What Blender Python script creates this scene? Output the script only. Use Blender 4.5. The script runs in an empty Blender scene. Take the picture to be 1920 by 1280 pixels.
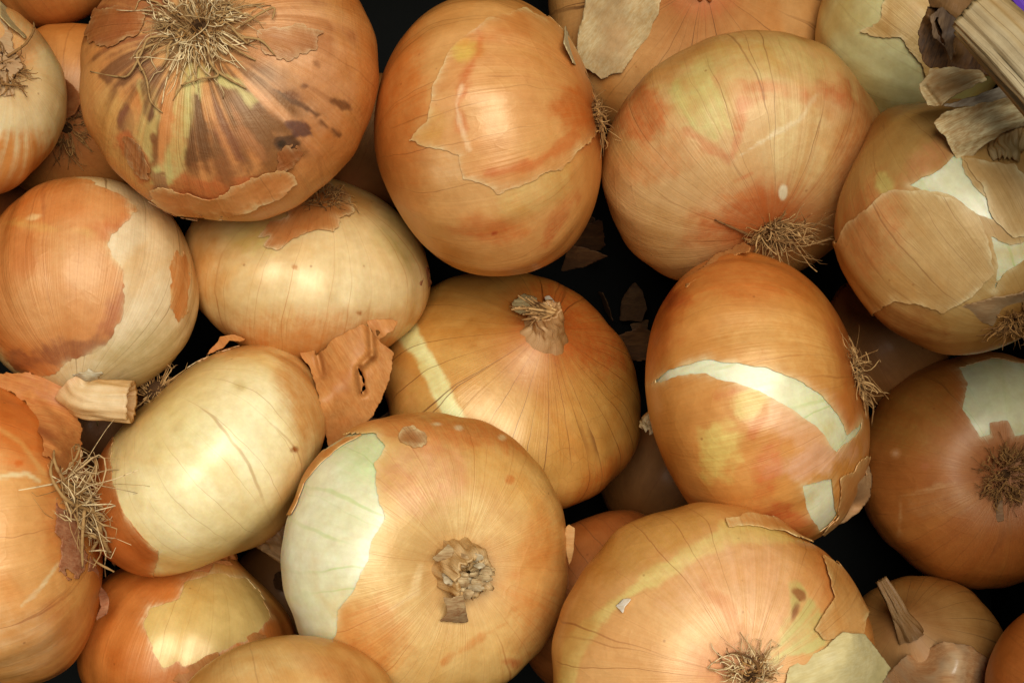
import bpy, math, random
import numpy as np
from mathutils import Matrix, Vector
from mathutils.bvhtree import BVHTree
C = bpy.context.scene.collection
S = bpy.context.scene
PI = math.pi
# ------------------------------------------------------------------ camera, sky, sun, exposure
TILT = math.radians(18)          # the camera looks down at the heap, 18 degrees off the vertical
W, H = 0.32, 0.55                # metres of heap across the frame, camera distance
RT = np.array(Matrix.Rotation(TILT, 3, 'X'))
cam = bpy.data.objects.new('camera', bpy.data.cameras.new('camera')); C.objects.link(cam)
cam.matrix_world = Matrix.Rotation(TILT, 4, 'X') @ Matrix.Translation((0, 0, H))
cam.data.sensor_width = 36; cam.data.lens = 36*H/W
cam.data.clip_start = .01; cam.data.clip_end = 100
S.camera = cam
SUN_EL, SUN_AZ = math.radians(81), math.radians(128)     # azimuth clockwise from +Y
wd = bpy.data.worlds.new('World'); S.world = wd; wd.use_nodes = True
nt = wd.node_tree; nt.nodes.clear()
sky = nt.nodes.new('ShaderNodeTexSky'); sky.sky_type = 'NISHITA'; sky.sun_disc = False
sky.sun_elevation = SUN_EL; sky.sun_rotation = SUN_AZ; sky.dust_density = .5; sky.air_density = .4; sky.ozone_density = .5
hs = nt.nodes.new('ShaderNodeHueSaturation'); hs.inputs['Saturation'].default_value = 0.0
bg = nt.nodes.new('ShaderNodeBackground'); bg.inputs[1].default_value = .05
wo = nt.nodes.new('ShaderNodeOutputWorld')
nt.links.new(sky.outputs[0], hs.inputs['Color']); nt.links.new(hs.outputs[0], bg.inputs[0]); nt.links.new(bg.outputs[0], wo.inputs[0])
sl = bpy.data.lights.new('sun', 'SUN'); sl.energy = 5.0; sl.angle = math.radians(40); sl.color = (1, .95, .86)
so = bpy.data.objects.new('sun', sl); C.objects.link(so)
sd = Vector((math.sin(SUN_AZ)*math.cos(SUN_EL), math.cos(SUN_AZ)*math.cos(SUN_EL), math.sin(SUN_EL)))
so.rotation_euler = sd.to_track_quat('Z', 'Y').to_euler(); so.location = sd*2
S.view_settings.view_transform = 'Standard'; S.view_settings.look = 'None'
S.view_settings.exposure = -0.18; S.view_settings.gamma = 1
S.cycles.max_bounces = 8; S.cycles.diffuse_bounces = 5; S.cycles.use_denoising = True

# ------------------------------------------------------------------ numpy helpers
def lin(r, g, b):
    f = lambda v: ((v/255+.055)/1.055)**2.4 if v > 10 else v/255/12.92
    return (f(r), f(g), f(b))
def at(px, py, z):               # pixel of the photograph at height z (m) -> point of the picture-aligned frame
    px, py, z = np.broadcast_arrays(np.asarray(px, float), np.asarray(py, float), np.asarray(z, float))
    k = W/1920*(H-z)/H
    return np.stack([(px-960)*k, -(py-640)*k, z], -1)
def proj(P):
    k = W/1920*(H-P[:, 2])/H
    return np.stack([P[:, 0]/k+960, 640-P[:, 1]/k], 1)
_rng = np.random.RandomState(7); _perm = np.concatenate([_rng.permutation(256)]*3); _g = _rng.normal(size=(256, 3)); _g /= np.linalg.norm(_g, axis=1)[:, None]
def noise(P, f=1.0, seed=0):     # 3D Perlin, about -1..1
    P = np.asarray(P, float)*f+np.array([17.3, 5.1, 9.7])*(seed+1)
    i = np.floor(P).astype(int); u = P-i; w = u*u*u*(u*(u*6-15)+10); i &= 255; out = 0
    for a in (0, 1):
        for b in (0, 1):
            for c in (0, 1):
                h = _perm[_perm[_perm[(i[:, 0]+a) & 255]+((i[:, 1]+b) & 255)]+((i[:, 2]+c) & 255)]
                d = (_g[h]*(u-np.array([a, b, c]))).sum(1)
                wt = (w[:, 0] if a else 1-w[:, 0])*(w[:, 1] if b else 1-w[:, 1])*(w[:, 2] if c else 1-w[:, 2])
                out = out+d*wt
    return out*1.6
def fbm(P, f, n=3, seed=0):
    return sum(noise(P, f*2**k, seed+k)*.5**k for k in range(n))
def sdpoly(Q, poly):             # signed distance to a polygon, positive inside
    P = np.asarray(poly, float); d = np.full(len(Q), 1e9); ins = np.zeros(len(Q), bool)
    for a, b in zip(P, np.roll(P, -1, 0)):
        e = b-a; w = Q-a; t = np.clip((w@e)/max(e@e, 1e-9), 0, 1)
        d = np.minimum(d, ((w-t[:, None]*e)**2).sum(1))
        c = (a[1] > Q[:, 1]) != (b[1] > Q[:, 1])
        if e[1]: ins ^= c & (Q[:, 0] < e[0]*(Q[:, 1]-a[1])/e[1]+a[0])
    return np.where(ins, 1, -1)*np.sqrt(d)
def sdline(Q, pts):
    P = np.asarray(pts, float); d = np.full(len(Q), 1e9)
    for a, b in zip(P[:-1], P[1:]):
        e = b-a; w = Q-a; t = np.clip((w@e)/max(e@e, 1e-9), 0, 1)
        d = np.minimum(d, ((w-t[:, None]*e)**2).sum(1))
    return np.sqrt(d)
def smooth(x, a, b):
    t = np.clip((x-a)/(b-a), 0, 1); return t*t*(3-2*t)
def nrm(v): return v/np.linalg.norm(v, axis=-1, keepdims=True)
def vnormals(V, T):
    n = np.cross(V[T[:, 1]]-V[T[:, 0]], V[T[:, 2]]-V[T[:, 0]]); N = np.zeros_like(V)
    for k in range(3):
        for c in range(3): N[:, c] += np.bincount(T[:, k], n[:, c], len(V))
    return N/np.maximum(np.linalg.norm(N, axis=1), 1e-12)[:, None]
def cut(V, T, f, A):             # keep the part of a triangle mesh with f > 0; A: list of per-vertex arrays
    ins = f > 0; k = ins[T].sum(1); keep = T[k == 3]; out = [keep]; rim = []; E = []
    m1 = T[k == 1]; m2 = T[k == 2]
    r1 = np.argmax(ins[m1], 1); r2 = np.argmin(ins[m2], 1)
    roll = lambda m, r: np.stack([m[np.arange(len(m)), (r+j) % 3] for j in range(3)], 1)
    m1 = roll(m1, r1); m2 = roll(m2, r2)
    ed = np.concatenate([m1[:, [0, 1]], m1[:, [0, 2]], m2[:, [0, 1]], m2[:, [0, 2]]])
    if len(ed):
        se = np.sort(ed, 1); u, inv = np.unique(se, axis=0, return_inverse=True); inv = inv.reshape(-1)
        t = f[u[:, 0]]/(f[u[:, 0]]-f[u[:, 1]]); t = t[:, None]; n0 = len(V)
        mixf = lambda X: np.concatenate([X, X[u[:, 0]]*(1-t)+X[u[:, 1]]*t])
        V = mixf(V); A = [mixf(x) for x in A]; inv = inv+n0
        a, b = len(m1), len(m2)
        i01, i02, j01, j02 = inv[:a], inv[a:2*a], inv[2*a:2*a+b], inv[2*a+b:]
        out.append(np.stack([m1[:, 0], i01, i02], 1))
        out.append(np.stack([j01, m2[:, 1], m2[:, 2]], 1)); out.append(np.stack([j01, m2[:, 2], j02], 1))
        rim = np.concatenate([np.stack([i02, i01], 1), np.stack([j01, j02], 1)])
    T = np.concatenate(out); used = np.unique(T); mp = np.full(len(V), -1); mp[used] = np.arange(len(used))
    rim = mp[rim] if len(rim) else np.zeros((0, 2), int)
    if len(rim): rim = rim[(rim >= 0).all(1)]
    return V[used], mp[T], [x[used] for x in A], rim

# ------------------------------------------------------------------ objects
def mk(name, V, F, mat, parent=None, attrs=None, smooth_=True, loc=None):
    """One mesh object; V in the picture-aligned frame, turned by the tilt into the world."""
    V = np.asarray(V, float)@RT.T; F = np.asarray(F); k = F.shape[1]
    o0 = np.array(parent.matrix_world.translation if parent and parent.parent is None else (parent['wloc'] if parent else (loc if loc is not None else V.mean(0))))
    V = V-o0; me = bpy.data.meshes.new(name)
    me.vertices.add(len(V)); me.vertices.foreach_set('co', V.ravel().astype(np.float32))
    me.loops.add(F.size); me.loops.foreach_set('vertex_index', F.ravel().astype(np.int32))
    me.polygons.add(len(F)); me.polygons.foreach_set('loop_start', np.arange(0, F.size, k, dtype=np.int32))
    me.polygons.foreach_set('use_smooth', np.full(len(F), smooth_)); me.update(calc_edges=True)
    for an, (ty, arr) in (attrs or {}).items():
        at_ = me.attributes.new(an, ty, 'POINT'); at_.data.foreach_set('color' if 'COLOR' in ty else ('vector' if 'VECTOR' in ty else 'value'), np.asarray(arr, np.float32).ravel())
    me.materials.append(mat); o = bpy.data.objects.new(name, me); C.objects.link(o)
    if parent: o.parent = parent
    else: o.location = o0
    o['wloc'] = [float(x) for x in o0]
    return o
def tag(o, label, cat=None, group=None, kind=None):
    if label: o['label'] = label
    if cat: o['category'] = cat
    if group: o['group'] = group
    if kind: o['kind'] = kind
    return o
def thing(name, loc, label, cat, group=None):
    o = bpy.data.objects.new(name, None); C.objects.link(o); o.empty_display_size = .02
    o.location = Vector(RT@np.asarray(loc)); o.matrix_world.translation = o.location; o['wloc'] = list(o.location)
    return tag(o, label, cat, group)

# ------------------------------------------------------------------ materials
def nodes(tree):
    N, L = tree.nodes, tree.links
    def nd(t, **kw):
        n = N.new('ShaderNode'+t)
        for k, v in kw.items():
            if k[0] == '_': setattr(n, k[1:], v)
            else:
                s = n.inputs[int(k[1:])] if k[0] == 'i' and k[1:].isdigit() else n.inputs[k.replace('__', ' ')]
                if isinstance(v, bpy.types.NodeSocket): L.new(v, s)
                else: s.default_value = v
        return n
    ma = lambda op, a, b=0.0, c=0.0: nd('Math', _operation=op, i0=a, i1=b, i2=c).outputs[0]
    vm = lambda op, a, b=(0, 0, 0): nd('VectorMath', _operation=op, i0=a, i1=b).outputs[0]
    mix = lambda f, a, b, m='MIX': nd('MixRGB', _blend_type=m, i0=f, i1=a, i2=b).outputs[0]
    rng = lambda v, a, b, c=0.0, d=1.0: nd('MapRange', i0=v, i1=a, i2=b, i3=c, i4=d).outputs[0]
    return nd, ma, vm, mix, rng, L
TINT = (.94, .77, .50)           # amber film of the outer skin
def alb(c):                      # picture colour -> plausible base colour of dry skin
    q = c[1]/max(c[0], 1); w = min(1, max(0, (q-.56)/.1))*(1 if q < .9 else 0)
    return tuple(.82*x**1.03 for x in lin(c[0], c[1]*(1.012+.06*w), c[2]*(1.06+.10*w)))
def skin_group():
    g = bpy.data.node_groups.new('onion_skin', 'ShaderNodeTree')
    def inp(n, t, d):
        s = g.interface.new_socket(n, in_out='INPUT', socket_type='NodeSocket'+t); s.default_value = d
    for n in ('ColorA', 'ColorB', 'Pole', 'VeinCol'): inp(n, 'Color', (.5, .3, .1, 1))
    for n, d in (('VeinAmt', .6), ('VeinScale', 5.), ('VeinK', .5), ('VeinWidth', .03), ('Net', 0.), ('Streak', .5), ('Rough', .4), ('SSS', .1), ('Bump', .3), ('Speckle', .5), ('BlotchScale', 25.), ('Crease', .2), ('Coat', 1.)): inp(n, 'Float', d)
    inp('Seed', 'Vector', (0, 0, 0))
    g.interface.new_socket('BSDF', in_out='OUTPUT', socket_type='NodeSocketShader')
    nd, ma, vm, mix, rng, L = nodes(g)
    I = g.nodes.new('NodeGroupInput').outputs
    cyl = nd('Attribute', _attribute_name='cyl').outputs['Vector']; pa = nd('Attribute', _attribute_name='paint')
    oc = vm('ADD', nd('TexCoord').outputs['Object'], I['Seed'])
    sep = nd('SeparateXYZ', i0=cyl).outputs; t = sep[2]
    def cylv(r, k):
        rr = ma('MULTIPLY', 1.0, r); kk = ma('MULTIPLY', 1.0, k)
        return vm('ADD', vm('MULTIPLY', cyl, nd('CombineXYZ', i0=rr, i1=rr, i2=kk).outputs[0]), I['Seed'])
    blot = nd('TexNoise', Vector=oc, Scale=I['BlotchScale'], Detail=3., Roughness=.6, Distortion=.6).outputs[0]
    st1 = nd('TexNoise', Vector=cylv(9., 1.6), Scale=1., Detail=3., Roughness=.65).outputs[0]
    st2 = nd('TexNoise', Vector=cylv(46., 3.), Scale=1., Detail=2.).outputs[0]
    fib = nd('TexNoise', Vector=cylv(110., 5.), Scale=1., Detail=1.).outputs[0]
    fA = rng(ma('ADD', ma('MULTIPLY', blot, .65), ma('MULTIPLY', st1, .35)), .36, .64)
    base = mix(fA, I['ColorA'], I['ColorB'])
    pole = rng(ma('ABSOLUTE', ma('SUBTRACT', ma('MULTIPLY', t, 2.), 1.)), .55, .98)
    pole = ma('MULTIPLY', ma('POWER', pole, 1.6), ma('ADD', .35, ma('MULTIPLY', st1, 1.1)))
    base = mix(nd('Clamp', i0=pole).outputs[0], base, I['Pole'])
    # paint: premultiplied colour and its cover
    al = pa.outputs['Alpha']; pcol = vm('DIVIDE', pa.outputs['Color'], nd('CombineXYZ', i0=ma('MAXIMUM', al, .001), i1=ma('MAXIMUM', al, .001), i2=ma('MAXIMUM', al, .001)).outputs[0])
    fn = nd('TexNoise', Vector=oc, Scale=330., Detail=5., Roughness=.7, Distortion=.5).outputs[0]
    fn = ma('ADD', ma('MULTIPLY', ma('SUBTRACT', fn, .5), 2.2), ma('ADD', ma('MULTIPLY', ma('SUBTRACT', st2, .5), 1.4), ma('MULTIPLY', ma('SUBTRACT', st1, .5), 1.2)))
    tr = ma('MULTIPLY', ma('MULTIPLY', al, ma('SUBTRACT', 1.02, al)), 4.)
    base = mix(nd('Clamp', i0=ma('ADD', al, ma('MULTIPLY', fn, ma('MULTIPLY', tr, .5)))).outputs[0], base, pcol)
    # weathered and bleached areas
    sb = nd('TexNoise', Vector=vm('ADD', oc, (7.1, 3.3, 1.7)), Scale=22., Detail=4., Roughness=.62, Distortion=1.2).outputs[0]
    base = mix(ma('MULTIPLY', rng(sb, .50, .66), .75), base, mix(1., base, (.92, .74, .52, 1), 'MULTIPLY'))
    base = mix(ma('MULTIPLY', rng(sb, .48, .34), .55), base, mix(1., base, (1.1, 1.17, 1.28, 1), 'MULTIPLY'))
    # fibres along the meridians
    s = ma('ADD', ma('MULTIPLY', ma('SUBTRACT', st1, .5), .9), ma('ADD', ma('MULTIPLY', ma('SUBTRACT', st2, .5), .55), ma('MULTIPLY', ma('SUBTRACT', fib, .5), .35)))
    s = ma('MULTIPLY', s, I['Streak'])
    vv = nd('CombineColor', i0=ma('ADD', 1., s), i1=ma('ADD', 1., ma('MULTIPLY', s, 1.25)), i2=ma('ADD', 1., ma('MULTIPLY', s, 1.6))).outputs[0]
    base = mix(1.0, base, vv, 'MULTIPLY')
    # mottling
    mo = nd('TexNoise', Vector=oc, Scale=230., Detail=4., Roughness=.7).outputs[0]
    mo0 = mo
    mo = ma('ADD', 1., ma('MULTIPLY', ma('SUBTRACT', mo, .5), .42))
    base = mix(1.0, base, nd('CombineColor', i0=mo, i1=ma('POWER', mo, 1.3), i2=ma('POWER', mo, 1.7)).outputs[0], 'MULTIPLY')
    # veins
    wob = nd('TexNoise', Vector=oc, Scale=60., Detail=2.).outputs[0]
    ang = ma('ARCTAN2', sep[1], sep[0])
    sx = nd('SeparateXYZ', i0=I['Seed']).outputs[0]
    def flat(r, k, wb): return nd('CombineXYZ', i0=ma('ADD', ma('ADD', ma('MULTIPLY', ang, r), ma('MULTIPLY', ma('SUBTRACT', wob, .5), wb)), sx), i1=ma('ADD', ma('MULTIPLY', t, k), sx), i2=0.).outputs[0]
    vc = flat(I['VeinScale'], I['VeinK'], .5)
    def veins(v, w):
        e = nd('TexVoronoi', _feature='DISTANCE_TO_EDGE', _voronoi_dimensions='2D', Vector=v, Scale=1.).outputs['Distance']
        return ma('SUBTRACT', 1.0, nd('MapRange', _interpolation_type='SMOOTHSTEP', i0=e, i1=ma('MULTIPLY', w, .25), i2=w, i3=0., i4=1.).outputs[0])
    fade = rng(nd('TexNoise', Vector=cylv(5., 1.5), Scale=1.3, Detail=2.).outputs[0], .38, .62)
    v1 = ma('MULTIPLY', veins(vc, I['VeinWidth']), ma('MULTIPLY', fade, I['VeinAmt']))
    net = ma('MULTIPLY', veins(flat(11., 17., 1.6), .035), ma('MULTIPLY', rng(blot, .45, .6), I['Net']))
    base = mix(nd('Clamp', i0=ma('MAXIMUM', v1, net)).outputs[0], base, I['VeinCol'])
    # specks
    vo = nd('TexVoronoi', Vector=oc, Scale=190.); sp = rng(vo.outputs['Distance'], .05, .11, 1., 0.)
    sel = ma('GREATER_THAN', nd('SeparateColor', i0=vo.outputs['Color']).outputs[0], .9)
    sp = ma('MULTIPLY', ma('MULTIPLY', sp, sel), I['Speckle'])
    base = mix(sp, base, lin(120, 66, 30)+(1,))
    # relief
    wr = nd('TexNoise', Vector=oc, Scale=75., Detail=4., Roughness=.6, Distortion=.8).outputs[0]
    h = ma('ADD', ma('MULTIPLY', st2, .5), ma('ADD', ma('MULTIPLY', wr, .8), ma('MULTIPLY', fib, .15)))
    cr = nd('TexNoise', Vector=oc, Scale=42., Detail=2.5, Roughness=.5, Distortion=1.5).outputs[0]
    cr = ma('POWER', ma('SUBTRACT', 1., ma('MULTIPLY', ma('ABSOLUTE', ma('SUBTRACT', cr, .5)), 2.)), 14.)
    h = ma('ADD', h, ma('MULTIPLY', cr, I['Crease']))
    h = ma('ADD', h, ma('MULTIPLY', mo0, .35))
    h = ma('ADD', h, ma('MULTIPLY', v1, -.25))
    bm = nd('Bump', Strength=I['Bump'], Distance=.0012, Height=h)
    ro = ma('ADD', ma('ADD', I['Rough'], ma('MULTIPLY', ma('SUBTRACT', st2, .5), .22)), ma('MULTIPLY', ma('SUBTRACT', wr, .5), .25))
    p = nd('BsdfPrincipled', Base__Color=base, Roughness=ro, Normal=bm.outputs[0])
    p.inputs['Subsurface Radius'].default_value = (1., .45, .18); p.inputs['Subsurface Scale'].default_value = .004
    L.new(I['Coat'], p.inputs['Coat Weight']); p.inputs['Coat Tint'].default_value = TINT+(1,); p.inputs['Coat IOR'].default_value = 1.14; p.inputs['Coat Roughness'].default_value = .3
    L.new(I['SSS'], p.inputs['Subsurface Weight']); p.inputs['Specular IOR Level'].default_value = 1.0
    L.new(p.outputs[0], g.nodes.new('NodeGroupOutput').inputs[0])
    return g
SKIN = skin_group(); _seed = [0]
def skin_col(c, coat=1.):     # base colour under the amber film of the skin
    return tuple(min(.93, x/t**(.85*coat)) for x, t in zip(alb(c), TINT))
def skin_mat(cA, cB, pole=(165, 92, 38), vein=(120, 62, 24), **kw):
    _seed[0] += 1; m = bpy.data.materials.new('onion_skin'); m.use_nodes = True; t = m.node_tree; t.nodes.clear()
    g = t.nodes.new('ShaderNodeGroup'); g.node_tree = SKIN
    for n, c in (('ColorA', cA), ('ColorB', cB), ('Pole', pole), ('VeinCol', vein)): g.inputs[n].default_value = skin_col(c, kw.get('Coat', 1.))+(1,)
    kw['Streak'] = kw.get('Streak', .5)*.28; kw['Rough'] = kw.get('Rough', .4)+.11; kw['Bump'] = kw.get('Bump', .3)*.55; kw['SSS'] = kw.get('SSS', .1)*.5
    for k, v in kw.items(): g.inputs[k].default_value = v
    g.inputs['Seed'].default_value = (_seed[0]*3.7, _seed[0]*1.9, _seed[0]*.77)
    o = t.nodes.new('ShaderNodeOutputMaterial'); t.links.new(g.outputs[0], o.inputs[0]); return m
def paper_mat(cA, cB, cC=None, rough=.5, trans=.25, scale=(90, 750), bump=.5, direction=0.0, spec=.22):
    """Dry papery sheet: streaked, slightly translucent."""
    m = bpy.data.materials.new('dry_peel'); m.use_nodes = True; t = m.node_tree; t.nodes.clear()
    nd, ma, vm, mix, rng, L = nodes(t)
    oc = nd('TexCoord').outputs['Object']
    ro_ = nd('VectorRotate', _rotation_type='Z_AXIS', i0=oc, Angle=-direction).outputs[0]
    mp = vm('MULTIPLY', ro_, (scale[0], scale[1], 300.))
    s = nd('TexNoise', Vector=mp, Scale=1., Detail=4., Roughness=.6, Distortion=.5).outputs[0]
    s = ma('ADD', ma('MULTIPLY', s, .6), ma('MULTIPLY', nd('TexNoise', Vector=mp, Scale=3.4, Detail=2.).outputs[0], .4))
    b = nd('TexNoise', Vector=oc, Scale=55., Detail=3.).outputs[0]
    c = mix(rng(s, .40, .60), alb(cA)+(1,), alb(cB)+(1,))
    c = mix(ma('MULTIPLY', rng(b, .5, .68), .8), c, alb(cC or cB)+(1,))
    mo = nd('TexNoise', Vector=oc, Scale=350., Detail=3.).outputs[0]
    mo = ma('ADD', .8, ma('MULTIPLY', mo, .4)); c = mix(1., c, nd('CombineColor', i0=mo, i1=mo, i2=mo).outputs[0], 'MULTIPLY')
    w = nd('TexNoise', Vector=oc, Scale=160., Detail=4., Distortion=.7).outputs[0]
    bm = nd('Bump', Strength=bump*.4, Distance=.0012, Height=ma('ADD', ma('MULTIPLY', s, .7), w))
    p = nd('BsdfPrincipled', Base__Color=c, Roughness=ma('ADD', rough-.1, ma('MULTIPLY', b, .2)), Normal=bm.outputs[0])
    p.inputs['Specular IOR Level'].default_value = spec
    tr = nd('BsdfTranslucent', Color=c, Normal=bm.outputs[0])
    x = nd('MixShader', i0=trans, i1=p.outputs[0], i2=tr.outputs[0])
    L.new(x.outputs[0], nd('OutputMaterial').inputs[0]); return m
def fibre_mat(cA, cB, cC):
    m = bpy.data.materials.new('dry_fibre'); m.use_nodes = True; t = m.node_tree; t.nodes.clear()
    nd, ma, vm, mix, rng, L = nodes(t)
    oc = nd('TexCoord').outputs['Object']; r = nd('Attribute', _attribute_name='rnd').outputs['Fac']
    s = nd('TexNoise', Vector=oc, Scale=420., Detail=3.).outputs[0]
    c = mix(rng(ma('ADD', ma('MULTIPLY', r, .7), ma('MULTIPLY', s, .3)), .2, .8), lin(*cA)+(1,), lin(*cB)+(1,))
    c = mix(rng(s, .52, .7), c, lin(*cC)+(1,))
    bm = nd('Bump', Strength=.6, Distance=.0005, Height=s)
    p = nd('BsdfPrincipled', Base__Color=c, Roughness=.75, Normal=bm.outputs[0]); p.inputs['Specular IOR Level'].default_value = .2
    L.new(p.outputs[0], nd('OutputMaterial').inputs[0]); return m
def plain_mat(name, c, rough, var=.3, sc=60.):
    m = bpy.data.materials.new(name); m.use_nodes = True; t = m.node_tree; t.nodes.clear()
    nd, ma, vm, mix, rng, L = nodes(t)
    n = nd('TexNoise', Vector=nd('TexCoord').outputs['Object'], Scale=sc, Detail=4.).outputs[0]
    c = lin(*c); cc = mix(n, tuple(x*(1-var) for x in c)+(1,), tuple(x*(1+var) for x in c)+(1,))
    p = nd('BsdfPrincipled', Base__Color=cc, Roughness=rough, Normal=nd('Bump', Strength=.2, Distance=.001, Height=n).outputs[0]); p.inputs['Specular IOR Level'].default_value = .1
    L.new(p.outputs[0], nd('OutputMaterial').inputs[0]); return m
ROOT_PALE = fibre_mat((158, 124, 76), (222, 198, 150), (126, 90, 52))
ROOT_DARK = fibre_mat((110, 74, 38), (164, 120, 66), (66, 40, 20))
ROOT_MID = fibre_mat((136, 98, 54), (190, 152, 98), (88, 58, 30))

# ------------------------------------------------------------------ onion shapes
PLATE = plain_mat('root_plate', (70, 48, 28), .9)
ON = {   # (cx, cy, height mm, equator radius px, neck half, root half px, pole that shows, its offset, angle from the line of sight), shape
'O1': ((428,140,20, 281,215,205,'root', -63,-90, 32), dict(root_dimple=(.12,.35), sq=2.15)),
'O2': ((924,256,0, 264,210,204,'root', 198,-40, 80), dict(sq=2.12, lump=.03, neck_cone=(.05,.3))),
'O3': ((1392,308,-17, 268,190,190,'root', 58,134, 46), dict(lump=.03)),
'O4': ((1808,428,23, 232,235,225,'root', 115,165, 68), dict(lump=.05)),
'O5': ((1715,60,-31, 190,175,175,'root', 120,100, 60), {}),
'O6': ((1296,30,-62, 268,200,200,'neck', 14,-40, 14), {}),
'O7': ((165,542,0, 208,200,200,'neck', -15,165, 58), dict(neck_cone=(.1,.25))),
'O8': ((580,497,-27, 229,170,155,'root', 25,-140, 68), dict(sq=2.05)),
'O9': ((389,861,-2, 256,158,158,'root', -112,-122, 82), dict(sq=2.2, lump=.03)),
'O10': ((963,728,-44, 250,155,165,'neck', 62,-110, 40), dict(neck_cone=(.2,.28), sq=2.1)),
'O11': ((800,1045,18, 274,215,215,'neck', 70,15, 20), dict(neck_cone=(0,.3), neck_dimple=(.2,.42))),
'O12': ((1420,748,9.5, 278,192,196,'root', 190,-45, 80), dict(sq=2.12, lump=.03, neck_cone=(.05,.3))),
'O13': ((1835,882,-66, 220,190,190,'root', 50,10, 18), dict(root_dimple=(.15,.35))),
'O14': ((1335,1250,50, 305,230,230,'root', 65,20, 17), dict(root_dimple=(.1,.3))),
'O15': ((350,1215,-17, 205,165,165,'neck', 35,-160, 78), {}),
'O16': ((528,1392,56, 228,185,185,'neck', 60,150, 70), {}),
'O17': ((5,1005,14, 285,185,180,'root', 160,-30, 80), {}),
'O18': ((-70,180,16, 190,165,165,'root', 75,-45, 35), {}),
'O19': ((140,215,-34, 170,140,140,'root', -20,40, 20), {}),
'O20': ((150,395,-78, 170,140,140,'root', -60,-110, 60), {}),
'O21': ((95,-60,-36, 120,110,110,'neck', -40,-90, 80), {}),
'O22': ((1155,1140,-32, 190,165,165,'neck', 40,60, 50), {}),
'O23': ((1725,1235,-48, 160,140,140,'neck', -20,-50, 25), {}),
'O25': ((715,265,-72, 130,115,115,'neck', -40,60, 60), {}),
'O26': ((170,800,-62, 130,115,115,'neck', -40,60, 60), {}),
'O27': ((1245,900,-88, 125,110,110,'root', -40,60, 60), {}),
'O28': ((1655,640,-85, 130,115,115,'neck', -40,-60, 60), {}),
'O29': ((540,1120,-84, 125,110,110,'root', 40,60, 60), {}),
'O24': ((1995,1270,-4, 150,130,130,'neck', 80,60, 70), {}),
}
class Onion: pass
O = {}
def setup(n, spec):
    o = Onion(); o.n = n; (cx, cy, zmm, a, cn, cr, pole, ox, oy, b), kw = spec
    o.z = zmm/1000; o.c = at(cx, cy, o.z); o.k = W/1920*(H-o.z)/H; o.a, o.cn, o.cr = a*o.k, cn*o.k, cr*o.k
    e3 = nrm(np.array([0, 0, H])-o.c); e1 = nrm(np.array([1., 0, 0])-e3*e3[0]); e2 = np.cross(e3, e1); b = math.radians(b); l = math.hypot(ox, oy)
    p = math.cos(b)*e3+math.sin(b)*(ox/l*e1-oy/l*e2); o.e1, o.e2, o.e3 = e1, e2, e3
    o.ax = p if pole == 'neck' else -p; o.u = nrm(e3-o.ax*(e3@o.ax)+1e-6); o.v = np.cross(o.ax, o.u); o.kw = kw
    o.sd = sum(ord(ch) for ch in n)*7 % 97
    return o
def shape(o, ph, t):
    """Points of the bulb's surface for longitude ph and polar angle t (0 = neck, pi = root)."""
    g = o.kw.get; e = g('sq', 2.1)
    s, c = np.sin(t), np.cos(t)
    r = np.abs(s)**(2/e); zz = np.sign(c)*np.abs(c)**(2/e)
    z = np.where(zz > 0, o.cn*zz, o.cr*zz)
    nh, nw = g('neck_cone', (.22, .30)); z = z+o.cn*nh*np.exp(-(t/nw)**2)
    dn, dw = g('neck_dimple', (0, .4)); z = z-o.cn*dn*np.exp(-(t/dw)**2)
    dr, dv = g('root_dimple', (.05, .3)); z = z+o.cr*dr*np.exp(-((PI-t)/dv)**2)
    D = np.stack([s*np.cos(ph), s*np.sin(ph), c], -1); sh = D.shape; Df = D.reshape(-1, 3)
    d = 1+g('lump', .045)*noise(Df, 1.15, o.sd).reshape(sh[:-1])+.007*noise(Df, 3.2, o.sd+3).reshape(sh[:-1])
    rib = g('rib', .006)*s*(np.sin(9*ph+o.sd)+.6*np.sin(14*ph+2.2*o.sd)+.5*np.sin(23*ph+o.sd*1.3))
    r = r*o.a*(d+rib); z = z*(1+(d-1)*.5)
    return o.c+r[..., None]*(np.cos(ph)[..., None]*o.u+np.sin(ph)[..., None]*o.v)+z[..., None]*o.ax
def grid(nu, nv):
    ph = np.arange(nu)/nu*2*PI; t = np.linspace(.012, PI-.012, nv)
    P, T = np.meshgrid(ph, t); i = np.arange(nu*nv).reshape(nv, nu); j = np.roll(i, -1, 1)
    q = np.stack([i[:-1], i[1:], j[1:], j[:-1]], -1).reshape(-1, 4)
    return P.ravel(), T.ravel(), np.concatenate([q[:, [0, 1, 2]], q[:, [0, 2, 3]]])
for n, s in ON.items(): O[n] = setup(n, s)
_bv, _bf, _own = [], [], []; _off = 0
for n, o in O.items():
    p, t, T = grid(72, 48); V = shape(o, p, t); _bv.append(V); _bf.append(T+_off); _off += len(V)
_V = np.concatenate(_bv); BVH = BVHTree.FromPolygons([tuple(x) for x in _V], [tuple(int(y) for y in x) for x in np.concatenate(_bf)])
BV1 = {}
for n, V in zip(O, _bv): BV1[n] = BVHTree.FromPolygons([tuple(x) for x in V], [tuple(int(y) for y in x) for x in grid(72, 48)[2]])
FLOOR = -.125
def hit(px, py, n=None):
    """First surface met by the line of sight through a pixel, and its normal."""
    d = at(px, py, 0)-np.array([0, 0, H]); r = (BV1[n] if n else BVH).ray_cast(Vector((0, 0, H)), Vector(d).normalized())
    if r[0] is None:
        return at(px, py, O[n].z if n else FLOOR+.002), np.array([0, 0, 1.])
    nn = np.array(r[1]); nn = nn if nn@np.array(d) < 0 else -nn
    return np.array(r[0]), nn
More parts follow.
